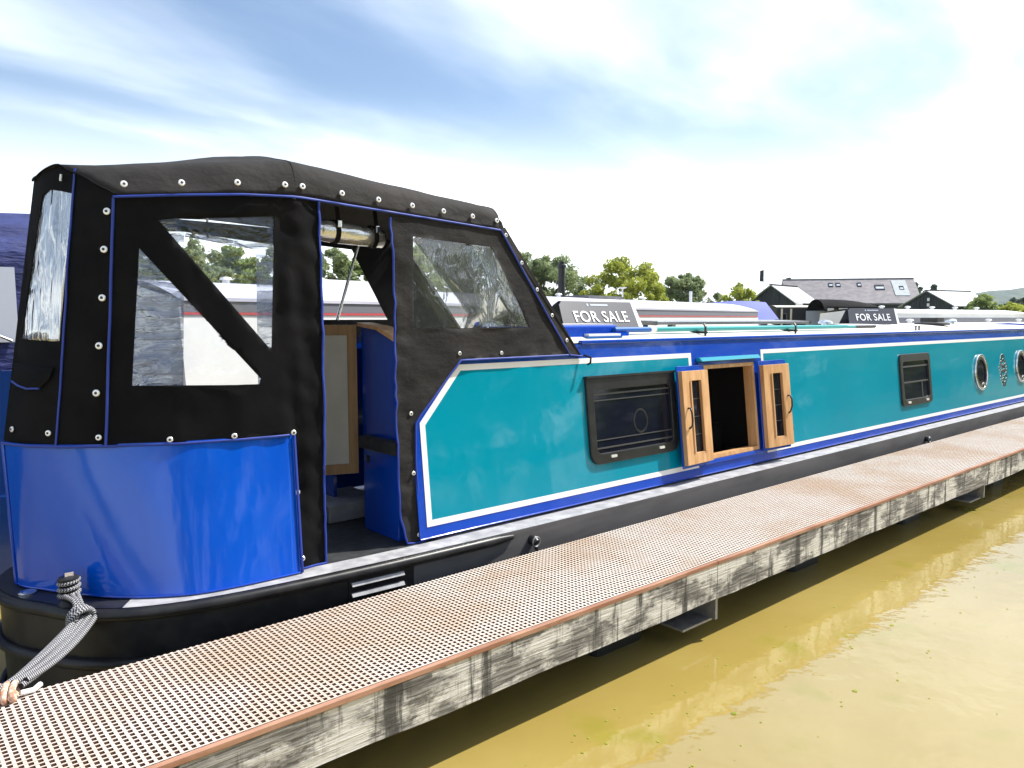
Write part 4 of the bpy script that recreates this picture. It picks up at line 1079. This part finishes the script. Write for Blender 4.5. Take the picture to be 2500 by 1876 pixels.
# ------------------------------------------------------------------ other boats
def plain_boat(label, loc, rz, L, Wd, zg, zr, camber, cols, band=None, stripe=None, wins=(), name='moored_boat', hullmat='nb_black', taper=(.06, .10), inset=.10, group=None, ends=.3):
    """narrowboat in its own frame: x along, y = 0 the side towards us, cabin from x = 1 to L-2"""
    t = thing(name, label, 'boat', loc, rz, group)
    def hw(x):
        a = taper[0] * L; b = taper[1] * L
        if x < a: return math.sqrt(max(0, 1 - (1 - x / a) ** 2)) * .5 + .0001
        if x > L - b: return math.sqrt(max(0, 1 - ((x - L + b) / b) ** 2.2)) * .5 + .0001
        return .5
    xs = sorted(set(list(np.linspace(0, taper[0] * L, 8)) + list(np.linspace(taper[0] * L, L * (1 - taper[1]), 6)) + list(np.linspace(L * (1 - taper[1]), L, 8))))
    b = MB(); n = len(xs); vs = []
    for z, k in ((zg, 1.), (.3, .985), (-.3, .93)):
        for x in xs: vs.append((x, Wd * (.5 - hw(x) * k), z))
        for x in reversed(xs): vs.append((x, Wd * (.5 + hw(x) * k), z))
    m = 2 * n
    fs = [(j * m + (i + 1) % m, j * m + i, (j + 1) * m + i, (j + 1) * m + (i + 1) % m) for j in range(2) for i in range(m)]
    fs.append(tuple(range(m)))
    b.add(vs, [f[::-1] for f in fs[:-1]] + [fs[-1]]).build('hull', hullmat, t, smooth=30, world=False)
    x0, x1 = taper[0] * L + ends, L * (1 - taper[1]) - ends
    tl = .10 * (zr - zg)
    def sd_(x, z, off=0.): return (x, inset + tl * (z - zg) / (zr - zg) - off, z)
    MB().sheet([(x0, zg), (x1, zg), (x1, zr), (x0, zr)], [], lambda u, v, w: sd_(u, v, w), .01).build('cabin_side', cols[0], t, world=False)
    MB().sheet([(x0, zg), (x1, zg), (x1, zr), (x0, zr)], [], lambda u, v, w: (u, Wd - sd_(u, v, w)[1], v), .01).build('cabin_side', cols[0], t, world=False)
    for x in (x0, x1):
        MB().sheet([(inset, zg), (Wd - inset, zg), (Wd - inset - tl, zr), (Wd / 2, zr + camber - .01), (inset + tl, zr)], [], lambda u, v, w: (x + w, u, v), .02).build('end_wall', cols[0], t, world=False)
    def rf(u, v):
        x = lerp(x0 - .03, x1 + .03, u); s = abs(2 * v - 1); return (x, lerp(inset + tl - .03, Wd - inset - tl + .03, v), zr + .012 + camber * (1 - s ** 2))
    MB().grid(rf, 24, 12).build('roof', cols[1], t, smooth=50, world=False)
    MB().box(x0, x1, inset + tl - .035, inset + tl - .004, zr - .012, zr + .03).build('handrail', cols[1], t, world=False)
    if band: MB().sheet([(x0 + .02, band[0]), (x1 - .02, band[0]), (x1 - .02, band[1]), (x0 + .02, band[1])], [], lambda u, v, w: sd_(u, v, .014 + w), .012).build('grey_band', band[2], t, world=False)
    if stripe: MB().sheet([(x0 + .02, stripe[0]), (x1 - .02, stripe[0]), (x1 - .02, stripe[1]), (x0 + .02, stripe[1])], [], lambda u, v, w: sd_(u, v, .018 + w), .016).build('coach_line', stripe[2], t, world=False)
    for (a, c, z0, z1) in wins:
        f = MB().sheet(rrect(a, c, z0, z1, .05, 3), [rrect(a + .05, c - .05, z0 + .05, z1 - .05, .03, 3)], lambda u, v, w: sd_(u, v, .03 + w), .028).build('window', 'alloy_frame', t, world=False)
        MB().sheet([(a + .04, z0 + .04), (c - .04, z0 + .04), (c - .04, z1 - .04), (a + .04, z1 - .04)], [], lambda u, v, w: sd_(u, v, .018 + w), .01).build('pane', 'window_dark', f, world=False)
    for x in np.linspace(x0 + 1.5, x1 - 1, 5):
        MB().lathe([(.05, -.02), (.05, .05), (.09, .055), (.07, .09), (.01, .10)], 10, (x, Wd / 2 + .1, zr + camber + .012)).build('mushroom_vent', 'white_trim', t, world=False)
    return t
# white wide boat with grey band and red line, lying beyond ours
A12 = R(12)
wb = plain_boat('white wide boat with grey band and red line beyond the teal boat', (1.55, 8.63, 0), A12, 23.4, 3.1, .80, 2.36, .26, ('nb_white', 'nb_roof'), band=(2.215, 2.345, 'nb_grey'), stripe=(2.185, 2.213, 'nb_red'),
                wins=[(9.2, 10.2, 1.35, 1.9), (12.5, 13.5, 1.35, 1.9), (16, 17, 1.35, 1.9)], taper=(.05, .08))
def on(t, name, mb, m, smooth=None): return mb.build(name, m, t, smooth=smooth, world=False)
on(wb, 'chimney', MB().lathe([(.085, 0), (.085, .74), (.105, .75), (.105, .80), (.065, .82), (.065, .88)], 14, (11.8, 1.7, 2.59)), 'strake_black', 40)
on(wb, 'solar_panel', MB().box(12.2, 13.9, 1.2, 2.1, 2.62, 2.69), 'solar')
on(wb, 'roof_box', MB().box(4.2, 5.6, 1.2, 1.9, 2.60, 2.74), 'nb_white')
on(wb, 'aerial', MB().tube([(14.6, 1.6, 2.58), (14.6, 1.6, 2.92)], .02, 6), 'white_trim')
on(wb, 'aerial_dish', MB().lathe([(.02, 0), (.10, .02), (.11, .04)], 12, (14.6, 1.6, 2.92)), 'white_trim')
on(wb, 'flue', MB().tube([(19.0, 1.6, 2.58), (19.0, 1.6, 2.98)], .05, 8), 'white_trim')
wb2 = plain_boat('long pale boat with cream roof lying farther out beyond the white wide boat', (3.2, 14.6, 0), A12, 21, 2.2, .75, 2.25, .16, ('cream_paint', 'nb_white'), band=(1.2, 1.8, 'navy_paint'), wins=[(4, 5, 1.3, 1.8), (7, 8, 1.3, 1.8)])
wb3 = plain_boat('grey roofed boat lying in line with the far pontoon', (-14.5, 13.4, 0), A12, 15, 2.1, .75, 2.2, .15, ('nb_grey', 'nb_white'), wins=[(5, 6, 1.3, 1.8)])
# navy boat with a canvas canopy, end on to our stern
def navy_boat():
    t = plain_boat('navy blue boat with a blue canvas canopy lying beyond the stern of the teal boat', (-11.65, 7.15, 0), 0, 13.9, 2.1, .72, 1.75, .10, ('navy_paint', 'navy_paint'), taper=(.10, .05), wins=[(4, 5, 1.1, 1.5)], hullmat='navy_paint')
    # canopy: gable-like arch with ruched sides and clear panes
    x0, x1 = 10.4, 13.2
    def prof(v):   # v 0..1 near foot, over the top, far foot
        pts = [(.12, 1.70), (.16, 2.72), (.30, 2.92), (.62, 3.05), (1.05, 3.10), (1.48, 3.05), (1.80, 2.92), (1.94, 2.72), (1.98, 1.70)]
        k = v * 8; i = min(int(k), 7); a, b = pts[i], pts[i + 1]; f = k - i; return (lerp(a[0], b[0], f), lerp(a[1], b[1], f))
    def fn(u, v):
        y, z = prof(v); x = lerp(x0, x1 - .10 * (z - 1.7), u); r = .012 * math.sin(z * 60) if z < 2.7 else .015 * nzv(x * 3, v * 9, 1)
        return (x, y + (r if v < .5 else -r), z - .05 * math.sin(math.pi * u) * (1 if z > 2.8 else 0))
    on(t, 'canopy', MB().grid(fn, 20, 64), 'navy_canvas', 50)
    def ef(u, v, w): return (x1 - .10 * (v - 1.7) + .006 + w, u, v)
    on(t, 'end_curtain', MB().sheet([(.12, 1.7), (1.98, 1.7), (1.94, 2.72), (1.80, 2.92), (1.05, 3.09), (.30, 2.92), (.16, 2.72)], [[(.35, 1.95), (1.0, 1.95), (1.0, 2.62), (.35, 2.62)]], ef, .004), 'navy_canvas')
    on(t, 'window_pane', MB().sheet([(.34, 1.94), (1.01, 1.94), (1.01, 2.63), (.34, 2.63)], [], lambda u, v, w: ef(u, v, w - .004), .001), 'vinyl_hazy')
    for a in (11.55,):
        on(t, 'window_pane', MB().sheet([(a, 1.95), (a + 1.15, 1.95), (a + 1.15, 2.55), (a, 2.55)], [], lambda u, v, w: (u, .085 + .04 * (v - 1.7) + w, v), .002), 'window_pale')
        on(t, 'canopy_strut', MB().tube([(a + .4, .07, 2.3), (a + 1.1, .07, 1.96)], .012, 6), 'chrome')
    on(t, 'end_bulkhead', MB().box(13.0, 13.06, .12, 1.98, .72, 1.72), 'navy_paint')
    on(t, 'side_coaming', MB().box(10.3, 13.06, .08, .12, .72, 1.72), 'navy_paint')
navy_boat()
# boats farther along on the right
plain_boat('low white roofed boat moored past the bow of the white wide boat', (13.4, 6.15, 0), 0, 16, 2.1, .65, 1.93, .09, ('nb_white', 'nb_white'), band=(1.55, 1.75, 'nb_grey'), taper=(.06, .06))
p = spot(2150, 19.5)
b4 = plain_boat('white cabin boat with a dark window band behind the second sign', (p[0], p[1], 0), R(-8), 9.5, 2.6, .8, 2.28, .12, ('nb_white', 'nb_white'), band=(1.98, 2.16, 'nb_grey'), taper=(.05, .05), inset=.12)
p = spot(2128, 15.8, 0)
for_sale('dark FOR SALE board standing on the low white roof', (p[0], p[1] + .1, 2.018), R(-24), 1.24, .335)
def cream_boat():
    p = spot(1890, 36)
    t = plain_boat('cream topped boat with an open dark side and pale blue panel', (p[0], p[1], 0), R(-41), 2.6, 2.2, .7, 2.66, .10, ('nb_black', 'cream_paint'), taper=(.02, .02), ends=.1, wins=[(.36, .62, 1.7, 2.4)])
    on(t, 'blue_panel', MB().box(1.45, 2.38, .02, .06, 1.3, 2.5), 'pale_blue')
    for x in (.26, .70): on(t, 'post', MB().box(x, x + .07, .0, .07, 1.2, 2.6), 'cream_paint')
    on(t, 'panel_window', MB().sheet(rrect(2.08, 2.22, 1.75, 2.2, .05, 3), [], lambda u, v, w: (u, .014 + w, v), .01), 'window_dark')
cream_boat()
def arch_boat():
    p = spot(2008, 34)
    t = plain_boat('boat with a black arched canopy and pale window in front of the slate roofed building', (p[0], p[1], 0), R(-41), 2.9, 2.3, .7, 1.7, .1, ('nb_black', 'nb_black'), taper=(.04, .04))
    def fn(u, v):
        a = math.pi * v; return (lerp(.05, 2.5, u) + .25 * math.sin(a) * u, 1.15 - 1.12 * math.cos(a), 1.7 + 1.32 * math.sin(a) ** .55 * (1 - .22 * u ** 3))
    on(t, 'canopy', MB().grid(fn, 10, 20), 'canvas', 50)
    on(t, 'front_curtain', MB().box(.1, 2.4, -.02, .0, 1.2, 2.66), 'canvas')
    on(t, 'window_pane', MB().box(.62, 1.2, -.04, -.022, 2.2, 2.6), 'window_pale')
    on(t, 'window_pane', MB().box(1.24, 1.75, -.04, -.022, 2.2, 2.6), 'window_pale')
    on(t, 'side_pane', MB().box(.12, .40, -.04, -.022, 1.9, 2.6), 'window_pale')
arch_boat()
def tarp_boat():
    p = spot(1712, 25)
    t = plain_boat('boat under a taut violet blue tarpaulin ridge near the dark shed', (p[0], p[1], 0), R(-34), 3.0, 2.2, .7, 1.9, .08, ('nb_grey', 'nb_white'), taper=(.04, .04))
    def fn(u, v):
        x = lerp(.0, 2.7, u); rz = 2.66 + .14 * u - .10 * (2 * u - 1) ** 2; return (x, lerp(-.1, 2.3, v), lerp(2.0, rz, 1 - abs(2 * v - 1)) - .06 * math.sin(math.pi * u) * math.sin(2 * math.pi * v) ** 2)
    on(t, 'tarpaulin', MB().grid(fn, 14, 12), 'bright_blue', 30)
tarp_boat()

# ------------------------------------------------------------------ buildings, mast
def shed(label, px, d, rz, w, L, ze, zr, name='timber_shed', sign=False):
    p = spot(px, d); t = thing(name, label, 'shed', (p[0], p[1], .85), rz)
    e, r = ze - .85, zr - .85
    on(t, 'gable_wall', MB().sheet([(-w / 2, 0), (w / 2, 0), (w / 2, e), (0, r - .05), (-w / 2, e)], [], lambda u, v, ww: (u, ww * -1 - .0, v), .1), 'shed_timber')
    on(t, 'back_wall', MB().sheet([(-w / 2, 0), (w / 2, 0), (w / 2, e), (0, r - .05), (-w / 2, e)], [], lambda u, v, ww: (u, L + ww, v), .1), 'shed_timber')
    for s in (-1, 1):
        on(t, 'side_wall', MB().box(min(s * w / 2, s * (w / 2 - .1)), max(s * w / 2, s * (w / 2 - .1)), .101, L - .101, 0, e), 'shed_timber')
        k = .3; sl = (r - e) / (w / 2)
        rfm = MB().hexa([(s * a, y, z + o) for o in (.0, .08) for y in (-.25, L + .25) for a, z in ((.0, r), (w / 2 + k, e - k * sl))] if s > 0 else [(s * a, y, z + o) for o in (.0, .08) for y in (-.25, L + .25) for a, z in ((w / 2 + k, e - k * sl), (.0, r))])
        on(t, 'roof_slope', rfm, 'shed_roof')
    on(t, 'ridge_cap', MB().box(-.12, .12, -.26, L + .26, r + .045, r + .13), 'shed_timber')
    # vertical boarding battens on the gable
    for i in range(1, int(w / .3)):
        x = -w / 2 + i * .3; h = lerp(e, r, 1 - abs(x) / (w / 2)) - .12
        on(t, 'batten', MB().box(x - .025, x + .025, -.03, -.001, 0, h), 'shed_timber')
    for i in range(int(L / .5)):
        on(t, 'side_batten', MB().box(w / 2 + .001, w / 2 + .03, .2 + i * .5, .25 + i * .5, 0, e - .3), 'shed_timber')
    if sign: on(t, 'notice', MB().box(-w / 2 + .15, -w / 2 + 1.0, -.06, -.035, e - 1.0, e - .6), 'sign_white')
    else:
        for k2 in range(3): on(t, 'wall_mark', MB().box(.0, .22, -.06, -.035, e + .35 - k2 * .45, e + .6 - k2 * .45), 'sign_white')
    return t
RB = HEAD + R(-48)
shed('dark boarded shed with a white notice on its gable', 1878, 62, HEAD + R(-42), 3.5, 4.9, 3.55, 4.80, sign=True)
shed('dark boarded shed with small white marks on its gable', 2257, 64, HEAD + R(-62), 4.4, 5.6, 3.25, 4.42)
def main_building():
    p = spot(2075, 86); t = thing('slate_building', 'long slate roofed building with skylights and a grey gable', 'building', (p[0], p[1], .85), HEAD + R(-14))
    L2, D, e, r = 6.7, 7.5, 3.2, 5.75
    on(t, 'front_wall', MB().box(-L2, L2, 0, .2, 0, e), 'shed_timber'); on(t, 'back_wall', MB().box(-L2, L2, D - .2, D, 0, e), 'shed_timber')
    for s in (-1, 1):
        on(t, 'gable_wall', MB().sheet([(.201, 0), (D - .201, 0), (D - .201, e), (D / 2, r - .1), (.201, e)], [], lambda u, v, w: (s * L2 + w, u, v), .2), 'gable_grey')
    def rp(x, q, o): return (x, lerp(-.5, D / 2, q), lerp(e - .35, r, q) + o)
    rf = on(t, 'roof', MB().hexa([rp(x, q, o) for o in (0, .15) for q in (0, 1) for x in (-L2 - .5, L2 + .4)]), 'slate')
    on(t, 'roof', MB().hexa([(x, D - y, z) for x, y, z in [rp(x, q, o) for o in (0, .15) for q in (0, 1) for x in (L2 + .4, -L2 - .5)]]), 'slate')
    on(t, 'ridge', MB().box(-L2 - .5, L2 + .4, D / 2 - .12, D / 2 + .12, r + .06, r + .22), 'slate')
    for x, q, w, h in ((-2.2, .66, .5, .16), (-1.4, .66, .5, .16), (.9, .66, .45, .16), (2.7, .52, 1.0, .2), (5.2, .5, .5, .16)):
        f = on(t, 'skylight', MB().hexa([rp(x + a, q + b, o) for o in (.155, .23) for b in (0, h) for a in (0, w)]), 'window_dark')
        on(f, 'skylight_pane', MB().hexa([rp(x + a, q + b, o) for o in (.232, .245) for b in (.03, h * .55) for a in (.08, w - .08)]), 'window_pale')
    on(t, 'roof_solar_panel', MB().hexa([rp(a, b, o) for o in (.16, .22) for b in (.28, .9) for a in (4.6, 6.1)]), 'gable_grey')
    for i in range(3):
        f = on(t, 'window', MB().box(-3.2 + i * 1.7, -1.7 + i * 1.7, -.06, -.002, 1.6, 2.7), 'white_trim')
        on(f, 'pane', MB().box(-3.1 + i * 1.7, -1.8 + i * 1.7, -.08, -.062, 1.7, 2.6), 'window_pale')
    for i in range(3): on(t, 'window', MB().box(3.8 + i * .8, 4.4 + i * .8, -.06, -.002, 1.2, 2.3), 'window_pale')
main_building()
def mast():
    p = spot(1858, 66); t = thing('flag_mast', 'thin white mast with a small dark flag behind the shed', 'mast', (p[0], p[1], .85))
    b = p
    MB().tube([(b[0], b[1], .85), (b[0], b[1], 6.9)], [.045, .03], 8).build('pole', 'white_trim', t)
    q = Vector((b[0], b[1], 0)) - RT * .04
    MB().sheet([(0, 0), (.32, .02), (.30, .95), (0, 1.0)], [], lambda u, v, w: tuple(q - RT * u + Vector((0, 0, 5.3 + v)) + FW * (w + .03 * math.sin(u * 18))), .01, .1).build('flag', 'shed_timber', t)
mast()

# ------------------------------------------------------------------ trees
def tree(label, px, d, ztop, width, lm, name='tree', cat='tree', base=.85, n=5200, leaf=.14, lobes=9, group=None, seed=1, conifer=False, pos=None):
    p = pos or spot(px, d); t = thing(name, label, cat, (p[0], p[1], base), 0, group)
    r = np.random.default_rng(seed); H = ztop - base; Wd = width / 2
    tr = MB(); hub = (0, 0, H * .32)
    tr.tube([(0, 0, -.2), (.04 * H, .0, H * .2), hub], [.045 * H, .034 * H, .026 * H], 9)
    cl = []
    if conifer:
        tr.tube([hub, (0, 0, H * .97)], [.026 * H, .004 * H], 7)
        for k in range(70):
            z = r.uniform(.15, 1) * H; rad = Wd * (1.05 - z / H) * r.uniform(.3, 1); a = r.uniform(0, 6.28); cl.append((rad * math.cos(a), rad * math.sin(a), z, .18 * Wd + .1))
    else:
        for k in range(lobes):
            a = 6.28 * k / lobes + r.uniform(-.4, .4); q = r.uniform(.35, .85)
            e = (Wd * q * math.cos(a), Wd * q * math.sin(a), H * r.uniform(.5, .9) * (1.02 - .25 * q))
            mid = tuple(lerp(hub[i], e[i], .5) + (0, 0, .05 * H)[i] for i in range(3))
            tr.tube([hub, mid, e], [.02 * H, .012 * H, .004 * H], 6)
        for k in range(lobes * 13):
            v = r.normal(size=3); v /= np.linalg.norm(v); q = r.uniform(.35, 1) ** .6
            z = H * .52 + v[2] * q * H * (.47 if v[2] > 0 else .48)
            f = 1 - .45 * max(0, v[2]) ** 2
            cl.append((v[0] * q * Wd * f, v[1] * q * Wd * f, z, r.uniform(.08, .20) * Wd))
    tr.build('trunk', 'bark', t, smooth=50, world=False)
    C = np.array(cl); wgt = C[:, 3] ** 2; idx = r.choice(len(C), n, p=wgt / wgt.sum())
    off = r.normal(size=(n, 3)); off /= np.linalg.norm(off, axis=1)[:, None]; off *= (r.uniform(0, 1, n) ** .45)[:, None]
    cen = C[idx, :3] + off * C[idx, 3][:, None] * np.array([1, 1, .8])
    cen[:, 2] = np.clip(cen[:, 2], .06 * H, H * 1.02)
    a = r.normal(size=(n, 3)) + off * .6 + np.array([0, 0, .5]); a /= np.linalg.norm(a, axis=1)[:, None]
    b = np.cross(a, r.normal(size=(n, 3))); b /= np.linalg.norm(b, axis=1)[:, None]; c = np.cross(a, b)
    s = (leaf * r.uniform(.6, 1.3, n))[:, None]
    V = np.stack([cen - b * s, cen + c * s * .55, cen + b * s, cen - c * s * .55], 1).reshape(-1, 3)
    me = bpy.data.meshes.new('crown'); me.vertices.add(4 * n); me.vertices.foreach_set('co', V.ravel())
    me.loops.add(4 * n); me.loops.foreach_set('vertex_index', np.arange(4 * n, dtype=np.int32))
    me.polygons.add(n); me.polygons.foreach_set('loop_start', np.arange(0, 4 * n, 4, dtype=np.int32)); me.polygons.foreach_set('loop_total', np.full(n, 4, dtype=np.int32))
    me.update(calc_edges=True); me.materials.append(MATS[lm])
    o = bpy.data.objects.new('crown', me); col.objects.link(o); o.parent = t
    return t
def zt(py, d): return 2.14 + (778 - py) * d / 1850
tree('grey green willow rising behind the black stove chimney', 1330, 46, zt(622, 46), 6.4, 'leaf_grey', 'willow_tree', n=20000, leaf=.10, seed=3)
tree('grey green willow showing beside the raked canopy edge', 1230, 48, zt(600, 48), 6.4, 'leaf_grey', 'willow_tree', n=20000, leaf=.10, seed=23)
tree('bright yellow green rounded tree behind the FOR SALE board', 1515, 43, zt(632, 43), 5.6, 'leaf_yellow', 'round_tree', n=22000, leaf=.10, seed=5)
tree('dark grey green tree between the yellow tree and the low bush', 1672, 50, zt(660, 50), 4.6, 'leaf_grey', 'small_tree', n=16000, leaf=.10, seed=6)
tree('low olive bush left of the flag mast', 1800, 58, zt(692, 58), 3.6, 'leaf_yellow', 'bush', 'bush', n=4000, leaf=.15, seed=7)
tree('small tree just seen left of the dark grey green tree', 1600, 62, zt(690, 62), 3.5, 'leaf_mid', 'small_tree', n=3000, leaf=.16, seed=8)
for i, (px, d, py, w) in enumerate(((330, 44, 600, 5.5), (470, 40, 588, 4.6), (580, 43, 600, 4.6), (690, 46, 590, 5), (800, 44, 600, 4.6), (895, 47, 612, 4.6), (1010, 45, 598, 4.6), (1120, 49, 610, 4.8), (180, 47, 620, 5.0), (40, 50, 610, 6))):
    tree('leafy bank tree in the row seen through the canopy windows', px, d, zt(py, d), w, ('leaf_mid', 'leaf_grey', 'leaf_mid')[i % 3], 'bank_tree', n=9000, leaf=.14, seed=30 + i, group='trees along the far bank')
tree('loose olive shrub at the right end of the second shed', 2395, 52, zt(722, 52), 3.3, 'leaf_mid', 'shrub', 'shrub', n=5000, leaf=.12, seed=50)
tree('rounded bright green shrub right of the loose olive shrub', 2470, 46, zt(738, 46), 2.8, 'leaf_yellow', 'shrub', 'shrub', n=5000, leaf=.11, seed=51)
tree('dark tree behind the bright rounded shrub', 2520, 70, zt(715, 70), 5.5, 'leaf_dark', 'tree', n=5000, leaf=.2, seed=52)
tree('low pale bush at the foot of the loose olive shrub', 2350, 44, zt(762, 44), 2.4, 'leaf_grey', 'bush', 'bush', n=3000, leaf=.1, seed=53)
tree('low bright bush by the water right of the white cabin boat', 2430, 41, zt(768, 41), 3.2, 'leaf_yellow', 'bush', 'bush', n=3000, leaf=.1, seed=54)
tree('dark conifer tip above the first shed roof', 1918, 100, zt(684, 100), 2.2, 'leaf_dark', 'conifer', n=2500, leaf=.2, seed=60, conifer=True)
tree('dark conifer tip above the second shed roof', 2272, 105, zt(698, 105), 2.4, 'leaf_dark', 'conifer', n=2500, leaf=.2, seed=61, conifer=True)
tree('bushy dark tree at the grey gable of the slate building', 2226, 100, zt(690, 100), 3.4, 'leaf_dark', 'tree', n=3000, leaf=.22, seed=62)
tree('small dark treetop over the end of the second shed', 2338, 110, zt(712, 110), 2.6, 'leaf_dark', 'tree', n=2000, leaf=.22, seed=63)
# trees on the bank behind the viewpoint: they only show as reflections in the paintwork
for i, (x, y, h, w) in enumerate((x, y + 4, h * 1.55, w * 1.25) for x, y, h, w in ((84, -22, 4.6, 9), (94, -14, 3.2, 9), (98, -36, 7.0, 10), (112, -22, 5, 10), (108, -46, 8, 10), (126, -36, 8, 12), (134, -12, 5, 12), (150, -30, 8, 13), (8, -34, 9, 8), (17, -36, 12, 9), (27, -33, 8, 8), (38, -38, 13, 10), (50, -35, 3.5, 9), (62, -40, 12, 11), (-2, -38, 10, 9), (-13, -36, 12, 9), (76, -38, 10, 11))):
    tree('broad tree on the bank behind the walkway', 0, 0, h, w * 1.3, 'leaf_mid', 'bank_tree', n=7000, leaf=.34, base=-1.5, seed=80 + i, group='trees on the near bank', pos=(x, y, 0))

# ------------------------------------------------------------------ specks floating on the water
def specks():
    b = MB(); r = np.random.default_rng(12)
    for i in range(260):
        x = r.uniform(.6, 9); y = 2.70 - abs(r.normal(0, .5)) - .02 * x if i % 4 else r.uniform(.6, 2.7); s = r.uniform(.003, .009) * (1 + (i % 17 == 0))
        a = r.uniform(0, 6.28); b.add([(x + s * math.cos(a + k * 1.26), y + s * math.sin(a + k * 1.26), .004) for k in range(5)], [(0, 1, 2, 3, 4)])
    o = b.build('duckweed', 'leaf_yellow'); o['kind'] = 'stuff'; o['label'] = 'pale duckweed specks floating on the muddy water'; o['category'] = 'duckweed'
specks()

# ------------------------------------------------------------------ summer haze
def haze():
    b = MB().box(-420, 900, -420, 1100, -2.7, 46); o = b.build('haze', None); o['kind'] = 'stuff'; o['label'] = 'thin blue summer haze in the distance'
    m = bpy.data.materials.new('haze'); m.use_nodes = True; t = m.node_tree
    for n in list(t.nodes):
        if n.type == 'BSDF_PRINCIPLED': t.nodes.remove(n)
    v = t.nodes.new('ShaderNodeVolumePrincipled'); v.inputs['Color'].default_value = (.80, .88, 1, 1); v.inputs['Density'].default_value = .00020; v.inputs['Anisotropy'].default_value = .2
    t.links.new(v.outputs[0], t.nodes['Material Output'].inputs['Volume']); o.data.materials.append(m)
haze()
